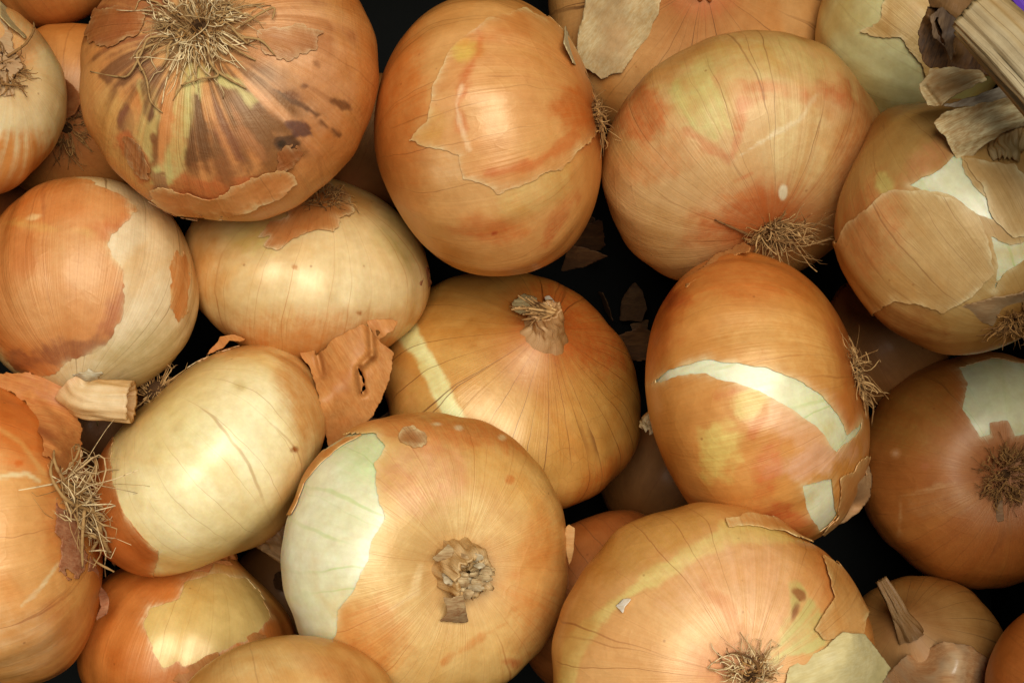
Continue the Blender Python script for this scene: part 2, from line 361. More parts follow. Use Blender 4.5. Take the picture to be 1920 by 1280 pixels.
def paint_field(o, V, D, items, base=None):
    """Colour spots (skin colour, dirt, dried patches, on O8 also painted shade) as a premultiplied vertex colour."""
    Q = proj(V); face = (vn_cache[0]*nrm(np.array([0, 0, H])-V)).sum(1); P = np.zeros((len(V), 4))
    w1 = 1.5*fbm(V, 130, 4, o.sd); w2 = noise(V, 420, o.sd+5)
    for it in items:
        kind, geo, col, s, soft, rag = it[:6]; streak = it[6] if len(it) > 6 else 0
        if kind == 'e':
            x, y, rx, ry = geo[:4]; a = math.radians(geo[4]) if len(geo) > 4 else 0
            dx, dy = Q[:, 0]-x, Q[:, 1]-y; X = dx*math.cos(a)+dy*math.sin(a); Y = -dx*math.sin(a)+dy*math.cos(a)
            f = (1-np.sqrt((X/rx)**2+(Y/ry)**2))*min(rx, ry)
        elif kind == 'p': f = sdpoly(Q, geo)
        else: f = it[7] if len(it) > 7 else 4; f = f-sdline(Q, geo)
        f = f+rag*(w1+.4*w2)
        al = smooth(f, -soft, soft)*s*(face > -.1)
        if streak: al = al*np.clip(1+streak*1.6*(D[1]), 0, 1.6); al = np.clip(al, 0, 1)
        c = np.array(skin_col(col)); P[:, :3] = P[:, :3]*(1-al[:, None])+c*al[:, None]; P[:, 3] = P[:, 3]*(1-al)+al
    return P
vn_cache = [None]
def layer(o, root, name, mat, off=0.0, paint=(), keep=None, drop=None, rag=6, lift=.0, liftw=25, res=(300, 190), label=None, edge=.55):
    """A closed or torn layer of the bulb. keep/drop: polygons of the photograph where the layer is or is torn away."""
    if keep and len(keep) > 1:
        return [layer(o, root, name, mat, off, paint, [k], drop, rag, lift, liftw, res, label, edge) for k in keep][0]
    off *= .35; lift *= .8; rag *= 1.3
    p, t, T = grid(*res); V = shape(o, p, t); N = vnormals(V, T)
    if (N*(V-o.c)).sum(1).mean() < 0: T = T[:, ::-1]; N = -N
    vn_cache[0] = N
    cyl = np.stack([np.cos(p), np.sin(p), t/PI], 1)
    stv = noise(np.stack([np.cos(p)*14, np.sin(p)*14, t*1.3], 1), 1, o.sd+11)
    paintc = paint_field(o, V, (None, stv), paint)
    A = [cyl, paintc]; rim = []
    if keep or drop:
        Q = proj(V); face = (N*nrm(np.array([0, 0, H])-V)).sum(1)
        w = fbm(V, 110, 3, o.sd+21)*rag+noise(V, 700, o.sd+23)*rag*.35
        f = np.full(len(V), 1e3)
        if keep: f = np.max([sdpoly(Q, k) for k in keep], 0)+w; f = np.where(face < -.2, -60, f)
        if drop:
            dd = np.max([sdpoly(Q, k) for k in drop], 0)+w*.8; dd = np.where(face < -.6, -60, dd); f = np.minimum(f, -dd)
        li = lift*np.exp(-np.clip(f, 0, 1e3)/liftw)*(.55+.9*np.clip(noise(V, 60, o.sd+31)+.3, 0, 1.5))
        V = V+N*(off+li)[:, None]
        ea = (edge*np.exp(-np.clip(f, 0, 1e3)/6.)*np.clip(.7+noise(V, 160, o.sd+41), 0, 1.3))[:, None]; ea = np.clip(ea, 0, .9)
        A[1] = A[1]*(1-ea)+ea*np.array(skin_col((240, 212, 158))+(1,))
        V, T, A, rim = cut(V, T, f, A+[N]); Nn = A.pop()
        if len(rim):                                  # the torn edge has a thickness
            u, inv = np.unique(rim, return_inverse=True); inv = inv.reshape(rim.shape)
            V = np.concatenate([V, V[u]]); Nn = np.concatenate([Nn, Nn[u]]); A = [np.concatenate([x, x[u]]) for x in A]; rim = inv+len(V)-len(u); u = np.arange(len(V)-len(u), len(V)); n0 = len(V)
            V = np.concatenate([V, V[u]-Nn[u]*min(off, .00035)*.9]); A = [np.concatenate([x, x[u]]) for x in A]
            i, j = inv[:, 0]+n0, inv[:, 1]+n0
            T = np.concatenate([T, np.stack([rim[:, 0], j, rim[:, 1]], 1)[:, ::-1], np.stack([rim[:, 0], i, j], 1)[:, ::-1]])
    elif off: V = V+N*off
    ob = mk(name, V, T, mat, root, {'cyl': ('FLOAT_VECTOR', A[0]), 'paint': ('FLOAT_COLOR', A[1])})
    if label: ob['label'] = label
    return ob
# ------------------------------------------------------------------ strands, necks, loose peel
def tube(P, R, k=5):
    P = np.asarray(P, float); n = len(P); R = np.broadcast_to(R, n); t = nrm(np.gradient(P, axis=0)+1e-12)
    a = nrm(np.cross(t, [.37, .21, .9])); b = np.cross(t, a); an = np.arange(k)/k*2*PI
    V = (P[:, None]+R[:, None, None]*(np.cos(an)[None, :, None]*a[:, None]+np.sin(an)[None, :, None]*b[:, None])).reshape(-1, 3)
    i = np.arange(n*k).reshape(n, k); j = np.roll(i, -1, 1)
    F = np.stack([i[:-1], j[:-1], j[1:], i[1:]], -1).reshape(-1, 4)
    V = np.concatenate([V, P[-1:], P[:1]]); m = len(V)
    F = np.concatenate([F, np.stack([i[-1], j[-1], np.full(k, m-2), np.full(k, m-2)], 1), np.stack([j[0], i[0], np.full(k, m-1), np.full(k, m-1)], 1)])
    return V, np.concatenate([F[:, [0, 1, 2]], F[:, [0, 2, 3]]])
def joined(name, parts, mat, root, kind=None):
    V, F, R = [], [], []; off = 0
    for i, (v, f) in enumerate(parts):
        V.append(v); F.append(f+off); off += len(v); R.append(np.full(len(v), (i*.618) % 1))
    F = np.concatenate(F); F = F[(F[:, 0] != F[:, 1]) & (F[:, 1] != F[:, 2]) & (F[:, 0] != F[:, 2])]
    o = mk(name, np.concatenate(V), F, mat, root, {'rnd': ('FLOAT', np.concatenate(R))})
    if kind: o['kind'] = kind
    return o
def pole_pt(o, which):
    t = np.array([.013 if which == 'neck' else PI-.013]); P = shape(o, np.linspace(0, 2*PI, 9)[:-1], np.repeat(t, 8)).mean(0)
    return P, (o.ax if which == 'neck' else -o.ax)
def pxdir(o, dx, dy): return nrm(dx*o.e1-dy*o.e2)
def tuft(o, root, n=90, length=70, disc=26, spread=.8, bias=(0, 0), thick=3.2, mat=None, singles=0, seed=1, curl=.35, sag=.25, at_px=None, dense=1.9):
    """Dried roots growing from the root plate."""
    rs = np.random.RandomState(seed+o.sd); P0, d = pole_pt(o, 'root')
    if at_px: P0, d = hit(*at_px, o.n); P0 = P0-d*.001
    a = nrm(np.cross(d, [.2, .9, .3])); b = np.cross(d, a); k = o.k; out = []
    bias = (bias[0]*o.e1-bias[1]*o.e2)
    for i in range(int(n*dense)):
        an = rs.rand()*2*PI; r = disc*math.sqrt(rs.rand())*k; rad = math.cos(an)*a+math.sin(an)*b
        L = length*k*(.35+.9*rs.rand()**1.5); sp = spread*(.35+.9*rs.rand())
        dir_ = nrm(d*(1-min(sp, .93))+rad*sp*.9+bias*(.4+.8*rs.rand())+rs.normal(size=3)*.22)
        s = np.linspace(0, 1, 9)[:, None]
        w = rs.normal(size=3)*curl; w2 = rs.normal(size=3)*curl*.7
        p = P0+rad*r+L*(s*dir_+w*np.sin(s*PI*(1+rs.rand()))*s*.5+w2*np.sin(s*PI*2.3+rs.rand()*3)*.22*s-d*sag*s**2)
        q = p-o.c; rr = np.linalg.norm(np.stack([(q@o.u)/o.a, (q@o.v)/o.a, np.where(q@o.ax > 0, (q@o.ax)/o.cn, (q@o.ax)/o.cr)]), axis=0)
        push = np.clip(1.012-rr, 0, .2)[:, None]*(s > .15); p = p+q*push
        out.append(tube(p, thick*.78*k*(.4+.7*rs.rand())*(1-.55*s[:, 0]**2)*(1+.25*rs.normal(size=9))/2, 5))
    joined('root_plate', [tube(P0+d*np.array([-.005, -.002, .0003, .0014])[:, None], np.array([disc*1.0, disc*1.0, disc*.8, disc*.2])*k, 18)], PLATE, root)
    for v, f in out[:singles]: joined('root_strand', [(v, f)], mat or ROOT_MID, root)
    return joined('root_tuft', out[singles:], mat or ROOT_MID, root, 'stuff')
def strand(root, pts, thick, mat, n=None, lift=4, name='root_strand'):
    """One long dried root that lies over the bulb along a line of the photograph; pts (px, py, height over the surface in px)."""
    P = []
    for x, y, *h in pts:
        p, nn = hit(x, y, n); kk = W/1920*(H-p[2])/H; P.append(p+(nn+np.array([0, 0, .6]))*kk*(h[0] if h else lift))
    P = np.array(P); m = 6*(len(P)-1)+1; x = np.linspace(0, len(P)-1, m)
    i = np.clip(x.astype(int), 0, len(P)-2); f = (x-i)[:, None]
    pm = P[np.clip(i-1, 0, None)]; p0 = P[i]; p1 = P[i+1]; p2 = P[np.clip(i+2, None, len(P)-1)]
    Q = .5*((2*p0)+(-pm+p1)*f+(2*pm-5*p0+4*p1-p2)*f**2+(-pm+3*p0-3*p1+p2)*f**3)
    k = W/1920; rr = thick*k/2*(1-.5*np.linspace(0, 1, m)**2)*(1+.18*np.sin(np.arange(m)*2.1))
    return joined(name, [tube(Q, rr, 6)], mat, root)
def tps(X, Z, Q):
    U = lambda r: np.where(r > 0, r*r*np.log(np.maximum(r, 1e-9)), 0)
    X = X/100; Q = Q/100; n = len(X); K = U(np.linalg.norm(X[:, None]-X[None], axis=2))+np.eye(n)*1e-6
    Pm = np.c_[np.ones(n), X]; A = np.block([[K, Pm], [Pm.T, np.zeros((3, 3))]])
    w = np.linalg.lstsq(A, np.r_[Z, 0, 0, 0], rcond=None)[0]
    return U(np.linalg.norm(Q[:, None]-X[None], axis=2))@w[:n]+np.c_[np.ones(len(Q)), Q]@w[n:]
def sheet(name, root, outline, ctrl, mat, wrinkle=2.5, rag=3, step=4.0, thick=.00018, seed=0, folds=(), label=None, on=None, absz=None, cat=None, holes=()):
    """A loose piece of dry skin: outline in pixels of the photograph, ctrl (px, py, height over what lies there, in px)."""
    ol = np.array(outline, float); lo, hi = ol.min(0)-12, ol.max(0)+12
    nx, ny = int((hi[0]-lo[0])/step)+2, int((hi[1]-lo[1])/step)+2
    X, Y = np.meshgrid(np.linspace(lo[0], hi[0], nx), np.linspace(lo[1], hi[1], ny)); Q = np.stack([X.ravel(), Y.ravel()], 1)
    cz = []
    for x, y, h in ctrl:
        b = hit(x, y, on)[0][2] if absz is None else absz
        cz.append(b+h*W/1920)
    Z = tps(np.array([c[:2] for c in ctrl], float), np.array(cz), Q)
    q3 = np.c_[Q/100, np.full(len(Q), seed*1.7)]
    px = W/1920
    Z = Z+px*wrinkle*(1.5*noise(q3, 1.3, seed)-1.3*np.abs(noise(q3, 1.1, seed+1))+.1*noise(q3, 7, seed+2))
    for (x0, y0, x1, y1, hgt, wid) in folds:
        d = sdline(Q, [(x0, y0), (x1, y1)]); Z = Z+px*hgt*np.exp(-(d/wid)**2)
    f = sdpoly(Q, ol)+rag*(fbm(q3, 4, 3, seed+5)+.4*noise(q3, 22, seed+6))
    for h in holes: f = np.minimum(f, -sdpoly(Q, h)+rag*noise(q3, 9, seed+8))
    i = np.arange(nx*ny).reshape(ny, nx)
    q = np.stack([i[:-1, :-1], i[1:, :-1], i[1:, 1:], i[:-1, 1:]], -1).reshape(-1, 4)
    V = at(Q[:, 0], Q[:, 1], Z); T = np.concatenate([q[:, [0, 1, 2]], q[:, [0, 2, 3]]])
    V, T, _, rim = cut(V, T, f, []); N = vnormals(V, T); N *= np.sign(N[:, 2:3]+1e-9); n0 = len(V)
    V2 = np.concatenate([V, V-N*thick]); T2 = np.concatenate([T, T[:, ::-1]+n0])
    if len(rim): a, b = rim[:, 0], rim[:, 1]; T2 = np.concatenate([T2, np.stack([a, b, b+n0], 1), np.stack([a, b+n0, a+n0], 1)])
    ob = mk(name, V2, T2, mat, root)
    if label: ob['label'] = label
    if cat: ob['category'] = cat
    return ob
def neck(o, root, mat, path, radii, ridges=11, depth=.16, ragged=.25, seed=0, hollow=.5, base=None, name='neck', squash=1.0, lump=.28):
    """Dried neck: path of (dx, dy, up) offsets in px from the neck pole along picture x, y and the bulb axis."""
    P0, d = (pole_pt(o, 'neck') if base is None else base); k = o.k; rs = np.random.RandomState(seed+3)
    P = np.array([P0+k*(x*o.e1-y*o.e2+u*d) for x, y, u in path]); m = 22
    xi = np.linspace(0, len(P)-1, m); P = np.stack([np.interp(xi, range(len(P)), P[:, c]) for c in range(3)], 1)
    for _ in range(2): P[1:-1] = (P[:-2]+2*P[1:-1]+P[2:])/4
    R = np.interp(xi, range(len(radii)), radii)*k; nk = 56; an = np.arange(nk)/nk*2*PI
    t = nrm(np.gradient(P, axis=0)); a = nrm(np.cross(t, [.3, .9, .2])); b = np.cross(t, a)
    s = np.linspace(0, 1, m)
    wob = sum(depth/(j+1)*np.sin(an[None]*(ridges+4*j)+rs.rand()*6+s[:, None]*rs.normal()*2.5) for j in range(3))
    nz = noise(np.stack([np.cos(an)[None]*3+s[:, None]*0, np.sin(an)[None]*3+s[:, None]*0, s[:, None]*2.5+0*an[None]], -1).reshape(-1, 3), 1, seed).reshape(m, nk)
    rr = R[:, None]*(1+wob*(.3+.7*s[:, None])+lump*nz)
    rag = (ragged*rs.rand(nk)*R[-1])[None]*smooth(s, .75, 1)[:, None]
    V = P[:, None]+rr[..., None]*(np.cos(an)[None, :, None]*a[:, None]*squash+np.sin(an)[None, :, None]*b[:, None])+rag[..., None]*t[:, None]
    V = V.reshape(-1, 3); i = np.arange(m*nk).reshape(m, nk)
    # inner lip going back down into the hollow
    Vin = []
    for q, (sh, dn) in enumerate(((.82, .02), (hollow, .25), (.12, .35))):
        Vin.append(P[-1]+(V[i[-1]]-P[-1])*sh-t[-1]*R[-1]*dn*(1+.5*rs.rand(nk))[:, None])
    V = np.concatenate([V]+Vin); i = np.arange(len(V)).reshape(-1, nk); j = np.roll(i, -1, 1)
    q = np.stack([i[:-1], j[:-1], j[1:], i[1:]], -1).reshape(-1, 4)
    F = np.concatenate([q[:, [0, 1, 2]], q[:, [0, 2, 3]]])
    cy = np.stack([np.tile(np.cos(an), len(i)), np.tile(np.sin(an), len(i)), np.repeat(np.linspace(0, 1, len(i)), nk)], 1)
    return mk(name, V, F, mat, root, {'cyl': ('FLOAT_VECTOR', cy), 'paint': ('FLOAT_COLOR', np.zeros((len(V), 4)))})
# ------------------------------------------------------------------ the crate floor under the heap, unseen shading panels around it
GROUP = 'brown onions heaped in the crate'
def box(name, lo, hi, mat, parent=None, bev=.002):
    lo, hi = np.array(lo), np.array(hi); V = np.array([[x, y, z] for x in (0, 1) for y in (0, 1) for z in (0, 1)])*(hi-lo)+lo
    F = np.array([[0, 1, 3, 2], [4, 6, 7, 5], [0, 4, 5, 1], [2, 3, 7, 6], [0, 2, 6, 4], [1, 5, 7, 3]])
    o = mk(name, V, F, mat, parent, smooth_=False); b = o.modifiers.new('bevel', 'BEVEL'); b.width = bev; b.segments = 2; return o
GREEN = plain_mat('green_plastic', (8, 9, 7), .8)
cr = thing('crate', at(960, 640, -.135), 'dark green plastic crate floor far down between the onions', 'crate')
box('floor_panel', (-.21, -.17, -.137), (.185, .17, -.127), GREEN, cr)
for lo, hi in (((.185, -.19, -.14), (.195, .19, .28)), ((-.218, -.18, -.14), (-.21, .18, .05)), ((-.21, .17, -.14), (.185, .178, .08)), ((-.21, -.20, -.14), (.185, -.19, .07))): box('shade_panel', lo, hi, GREEN, cr)  # panels out of view, added to cut sky fill and darken the right side
# ------------------------------------------------------------------ onions
R = {}
def onion(n, label, group=GROUP):
    o = O[n]; R[n] = thing('onion', o.c+RT.T@np.array([0, 0, -o.a*.9]), label, 'onion', group); return o, R[n]
FLESH = skin_mat((230, 224, 164), (238, 230, 186), (212, 210, 136), (170, 196, 84), VeinAmt=.4, VeinScale=3.2, VeinWidth=.03, Streak=.22, Rough=.32, SSS=1.0, Coat=.2, Bump=.05, Speckle=.1, BlotchScale=14.)
FLESH2 = skin_mat((214, 196, 120), (224, 206, 138), (205, 180, 100), (170, 130, 60), VeinAmt=.3, Streak=.35, Rough=.34, SSS=.35, Bump=.12, Speckle=.4)
LO = (110, 72); MID = (240, 150); HI = (330, 210)

# O1 the big dirty one with the straggling roots
o, r = onion('O1', 'large onion top left with straggling pale roots and dark brown streaked skin')
m = skin_mat((216, 152, 92), (205, 128, 68), (190, 140, 80), VeinAmt=.25, Streak=1.0, Rough=.44, Bump=.8, Crease=.08)
layer(o, r, 'skin', m, res=HI, paint=[
 ('e', (560,130,100,130), (224,160,112), .6, 40, 10), ('e', (225,250,40,90,-25), (218,165,98), .7, 20, 8),
 ('p', [(160,-30),(330,-30),(325,10),(270,35),(200,60),(165,70)], (150,84,48), .75, 8, 10, .5),
 ('e', (400,215,175,125), (134,84,44), .66, 45, 16, 2.2), ('e', (225,70,85,65), (148,84,46), .6, 22, 16, 1.2), ('e', (530,55,100,50), (172,104,58), .55, 22, 16, 1.2), ('e', (610,150,50,60), (196,122,68), .4, 18, 14), ('p', [(345,105),(330,200),(300,300),(275,345),(335,365),(350,300),(368,200),(395,130)], (206,182,112), .85, 6, 7, .5),
 ('p', [(260,150),(300,165),(296,230),(280,300),(255,270),(262,210)], (204,172,104), .75, 6, 8, .5),
 ('p', [(400,130),(450,150),(480,190),(470,200),(430,170),(405,160)], (208,186,112), .8, 5, 6),
 ('p', [(180,112),(270,90),(268,124),(236,178),(195,150)], (132,82,48), .8, 6, 10, .9),
 ('p', [(262,112),(315,118),(310,158),(280,228),(265,212),(270,150)], (118,74,46), .85, 5, 8, .9),
 ('p', [(240,192),(252,210),(248,258),(224,240),(217,224)], (138,84,58), .85, 4, 6, .6),
 ('p', [(210,255),(240,250),(272,300),(280,345),(262,330),(232,290)], (198,108,60), .8, 6, 8),
 ('p', [(367,180),(390,236),(400,298),(352,311),(341,312),(354,240)], (116,72,38), .92, 5, 7, 1.0),
 ('p', [(397,170),(425,225),(464,302),(440,311),(408,262),(396,200)], (136,80,48), .85, 5, 7, 1.0),
 ('p', [(430,190),(470,250),(500,300),(480,310),(445,250)], (176,112,66), .6, 5, 7, 1.0),
 ('p', [(337,322),(394,334),(469,326),(517,333),(480,362),(400,385),(345,385),(318,350)], (200,112,60), .8, 6, 9),
 ('e', (430,318,60,22), (150,92,50), .75, 10, 14, .4), ('e', (505,322,30,18), (146,92,46), .7, 8, 10),
 ('p', [(536,230),(581,220),(590,258),(553,256)], (104,64,56), .9, 3, 6), ('p', [(517,258),(545,254),(563,270),(537,290),(521,278)], (88,56,38), .92, 3, 5),
 ('e', (528,270,7,7), (40,26,20), .9, 3, 1), ('l', [(515,168),(545,185),(596,217)], (96,58,38), .85, 2, 3, 0, 4), ('l', [(590,220),(637,255)], (110,66,40), .8, 2, 3, 0, 3),
 ('e', (640,196,15,7,30), (110,66,40), .85, 2, 4), ('e', (570,162,8,5), (120,72,46), .8, 2, 3), ('e', (557,142,6,4), (120,72,46), .8, 2, 3),
 ('e', (545,175,16,5,20), (130,78,48), .7, 2, 5), ('e', (590,120,14,6,40), (140,86,50), .7, 2, 5), ('p', [(285,322),(312,330),(316,370),(286,372)], (164,108,72), .85, 3, 4),
 ('e', (287,260,6,10), (130,74,44), .8, 2, 3), ('e', (305,325,9,5), (130,74,44), .8, 2, 3), ('e', (480,60,110,45,-8), (196,128,76), .55, 18, 14, .9),
 ('e', (380,60,75,55), (120,88,52), .6, 25, 10, .6)])
layer(o, r, 'outer_skin', skin_mat((214,142,82),(204,124,66), VeinAmt=.3, Streak=.6, Rough=.4, Bump=.6), off=.0007, lift=.0009, rag=9, res=HI, keep=[
 [(300,330),(337,352),(380,372),(445,352),(470,330),(540,320),(560,345),(470,392),(420,408),(330,400),(285,372)]
])
layer(o, r, 'skin_flake', skin_mat((180,112,58),(150,84,44), Streak=1.2, Rough=.46, Bump=.8), off=.0008, lift=.0007, rag=11, edge=.25, res=HI, keep=[[(175,20),(225,5),(262,30),(250,70),(205,95),(172,80)],[(480,62),(560,48),(606,60),(600,96),(540,112),(500,100)],[(235,255),(268,262),(282,310),(290,345),(262,330),(240,295)],[(520,290),(560,268),(575,285),(548,318),(525,320)]])
tuft(o, r, 115, 106, 44, 1.0, (.0,.05), 3.8, ROOT_PALE, curl=.38, sag=.3, singles=24, at_px=(372,52))
tuft(o, r, 50, 40, 40, .7, (0,0), 3.6, ROOT_DARK, curl=.3, at_px=(372,52), seed=8)
for p in ([(320,75,10),(285,80,14),(270,105,10),(248,140,6),(225,145,3),(172,135,2)], [(300,85,8),(268,100,10),(262,115,8),(278,150,6),(285,190,4),(306,212,2)],
          [(395,70,10),(398,120,10),(412,145,8),(378,152,8),(342,163,6)], [(400,130,6),(430,150,5),(462,167,3)], [(450,75,8),(490,80,8),(515,105,4)],
          [(440,60,12),(465,85,8),(470,80,10)], [(345,60,12),(320,95,12),(318,110,8),(305,130,4)], [(335,70,14),(355,100,10),(340,145,4)],
          [(455,55,10),(490,35,14),(515,22,10),(512,42,10)], [(420,80,10),(450,100,8),(480,115,3)], [(365,90,8),(370,130,6),(368,155,3)]):
    strand(r, p, 4.8, ROOT_PALE, 'O1')

# O2
o, r = onion('O2', 'tall golden onion top centre on its side with root beard at its right edge')
m = skin_mat((220,158,94), (212,144,80), (196,112,50), VeinAmt=.55, VeinScale=4.2, VeinWidth=.018, Streak=.4, Rough=.36, Bump=.25)
layer(o, r, 'skin', m, res=MID, paint=[('e', (735,170,60,170), (206,120,52), .75, 30, 10), ('e', (760,330,50,120), (204,128,66), .6, 25, 10), ('e', (925,430,60,26), (206,112,54), .6, 14, 8), ('e', (927,437,5,4), (170,60,30), .9, 2, 1),
 ('e', (840,300,40,40), (232,178,122), .5, 20, 8), ('e', (1105,215,40,60), (186,98,42), .7, 20, 8), ('e', (1040,420,16,60,35), (190,98,48), .5, 6, 8), ('e', (1000,360,90,40,-30), (214,170,100), .5, 15, 8)])
layer(o, r, 'outer_skin', skin_mat((222,158,92),(210,138,78),(190,100,44), VeinAmt=.6, VeinScale=4.2, VeinWidth=.018, Streak=.45, Rough=.34, Bump=.35), off=.0005, lift=.0005, rag=5, res=HI,
 paint=[('e', (870,92,34,26), (220,172,78), .8, 10, 8), ('e', (870,75,80,16,-8), (206,124,60), .6, 10, 8), ('l', [(895,40),(900,95),(868,150),(858,200),(866,240)], (202,112,52), .75, 8, 8, 0, 8),
 ('l', [(866,160),(856,195),(862,230),(880,280)], (238,190,140), .7, 3, 3, 0, 3), ('p', [(905,335),(940,330),(985,320),(1040,300),(1085,255),(1075,240),(1000,300),(900,318)], (204,118,58), .75, 5, 5), ('e', (1085,205,50,40), (198,108,46), .7, 16, 8),
 ('e', (800,240,35,40), (214,150,72), .5, 10, 8)],
 keep=[[(767,262),(801,277),(861,292),(869,337),(899,341),(936,366),(974,349),(1022,322),(1049,319),(1090,272),(1130,240),(1135,190),(1100,120),(1040,40),(985,15),(900,45),(840,100),(815,160),(800,225)]])
tuft(o, r, 55, 42, 22, .8, (.1,.3), 4.0, ROOT_DARK, curl=.5)
tuft(o, r, 16, 55, 16, .6, (-.1,.5), 4.0, ROOT_MID, curl=.4, singles=5, seed=4)
sheet('torn_peel', r, [(1060,50),(1068,70),(1082,125),(1075,118),(1058,80)], [(1060,50,14),(1082,125,4),(1068,90,18)], paper_mat((226,196,140),(214,170,110)), rag=2, wrinkle=1, on='O2')

# O3
o, r = onion('O3', 'broad onion with faint green blotch and side swept root tuft, upper right')
m = skin_mat((214,164,108), (206,150,88), (186,98,42), VeinAmt=.55, VeinScale=4.6, VeinWidth=.016, Streak=.55, Rough=.42, Bump=.4)
layer(o, r, 'skin', m, res=HI, paint=[('p', [(1235,165),(1330,120),(1365,170),(1365,250),(1330,262),(1290,240),(1260,205)], (204,180,108), .62, 14, 12, .4), ('e', (1420,115,120,45), (202,170,104), .6, 20, 12),
 ('e', (1205,220,50,55), (200,112,56), .7, 16, 12), ('e', (1440,165,60,14,4), (206,122,68), .7, 8, 8), ('l', [(1385,240),(1390,195),(1420,185),(1470,180),(1510,185),(1530,195)], (200,114,58), .6, 6, 8, 0, 6), ('e', (1575,190,40,40), (192,106,56), .7, 16, 12),
 ('e', (1420,405,110,55,-20), (188,98,44), .7, 26, 14), ('e', (1620,310,55,130), (186,110,52), .7, 26, 14), ('e', (1490,270,60,110,-8), (224,186,124), .4, 26, 10, .8), ('e', (1468,363,8,14), (238,226,188), .95, 2, 1.5),
 ('e', (1230,300,70,40,-20), (208,134,76), .5, 16, 12), ('l', [(1290,245),(1330,275),(1370,300),(1385,260)], (204,128,78), .7, 6, 6, 0, 7), ('e', (1370,370,30,8,-10), (204,128,68), .5, 5, 6), ('e', (1170,380,30,60,-20), (216,160,104), .6, 12, 10),
 ('l', [(1530,180),(1500,225),(1430,265),(1375,300)], (236,206,160), .4, 2, 4, 0, 2), ('l', [(1380,340),(1410,325)], (200,120,70), .6, 3, 3, 0, 3), ('e', (1562,210,40,28), (222,184,124), .4, 12, 10)])
tuft(o, r, 70, 95, 24, .55, (.75,-.15), 4.2, ROOT_MID, curl=.32, sag=.1, singles=10)
tuft(o, r, 40, 45, 26, .8, (.2,.3), 3.6, ROOT_DARK, curl=.4, seed=5)
strand(r, [(1410,440,6),(1375,425,5),(1340,410,3)], 6, ROOT_DARK, 'O3')

# O4
o, r = onion('O4', 'dusty tan onion under the dry stalk showing grey green flesh through torn skin')
layer(o, r, 'flesh', FLESH, res=(160,100))
m = skin_mat((196,150,88), (186,136,72), (150,92,40), VeinAmt=.4, VeinScale=4.4, VeinWidth=.018, Streak=.35, Rough=.46, Bump=.3)
W1 = [(1702,349),(1732,332),(1762,319),(1800,286),(1807,326),(1852,375),(1860,412),(1837,402),(1785,367)]
W2 = [(1855,440),(1897,456),(1945,449),(1945,470),(1885,512),(1862,545),(1868,497)]
layer(o, r, 'skin', m, off=.0006, lift=.0003, rag=5, res=HI, drop=[W1, W2], paint=[('e', (1640,420,70,90,20), (196,118,62), .65, 26, 12), ('e', (1760,470,110,80,40), (206,172,114), .5, 40, 12), ('e', (1660,345,16,20), (206,190,112), .8, 6, 5),
 ('e', (1660,600,120,60,30), (160,92,40), .5, 30, 12), ('e', (1740,300,50,30,-40), (200,130,80), .6, 12, 8)])
layer(o, r, 'outer_skin', skin_mat((204,158,98),(198,146,84),(150,92,40), VeinAmt=.45, VeinScale=4.4, VeinWidth=.018, Streak=.35, Rough=.44, Bump=.35), off=.0011, lift=.0007, rag=5, res=HI,
 keep=[[(1560,470),(1600,410),(1680,355),(1740,362),(1785,372),(1835,410),(1855,450),(1866,510),(1830,550),(1768,585),(1725,572),(1680,560),(1630,592),(1600,575),(1575,530)], [(1810,300),(1900,310),(1960,380),(1950,440),(1895,448),(1860,405),(1850,370)]],
 paint=[('e', (1640,430,60,90,20), (200,124,66), .55, 26, 12)])
sheet('torn_peel', r, [(1790,580),(1850,560),(1925,548),(1930,600),(1880,620),(1830,600)], [(1790,580,3),(1850,560,16),(1925,548,20),(1930,600,10),(1880,620,3),(1850,590,9)], paper_mat((206,160,108),(190,140,90)), wrinkle=5, on='O4')
tuft(o, r, 60, 60, 26, .7, (-.3,.2), 3.6, ROOT_DARK, curl=.4, at_px=(1905,595))

# O5, O6
o, r = onion('O5', 'pale green peeled onion behind the dark dry leaves in the top right corner')
layer(o, r, 'flesh', skin_mat((212,206,144), (220,212,154), (206,192,120), VeinAmt=.15, Streak=.2, Rough=.4, SSS=.35, Bump=.1, Speckle=.2), res=MID)
layer(o, r, 'skin', skin_mat((206,166,104),(196,150,86), Streak=.4, Rough=.45, Bump=.6, VeinAmt=.3), off=.0007, lift=.001, rag=8, res=HI, keep=[[(1655,-60),(1652,30),(1615,60),(1640,75),(1690,70),(1720,110),(1735,150),(1800,160),(1900,100),(1860,-100)], [(1760,160),(1700,240),(1640,250),(1560,180),(1600,260),(1800,280)]])
o, r = onion('O6', 'shaded onion at the top edge with dark radiating veins and a papery torn flap')
layer(o, r, 'skin', skin_mat((206,146,86),(196,132,70),(170,96,44), (96,56,30), VeinAmt=.85, VeinScale=4.2, VeinWidth=.026, VeinK=.3, Streak=.5, Rough=.45, Bump=.3), res=MID, paint=[('e', (1320,0,60,30), (190,104,56), .6, 20, 8)])
sheet('torn_peel', r, [(1098,-20),(1092,30),(1080,75),(1088,120),(1128,148),(1165,135),(1215,70),(1235,20),(1245,-20)], [(1098,-20,20),(1080,80,34),(1128,148,20),(1215,70,4),(1245,-20,6),(1150,60,18),(1165,135,6)], paper_mat((222,186,130),(206,160,100),(196,146,92), direction=.75, scale=(90, 750), trans=.2), wrinkle=5, on='O6')
neck(o, r, skin_mat((190,110,60),(160,90,50), Streak=1., Bump=.8), [(0,0,-4),(0,0,14),(4,-4,34)], [30,22,16], seed=2)

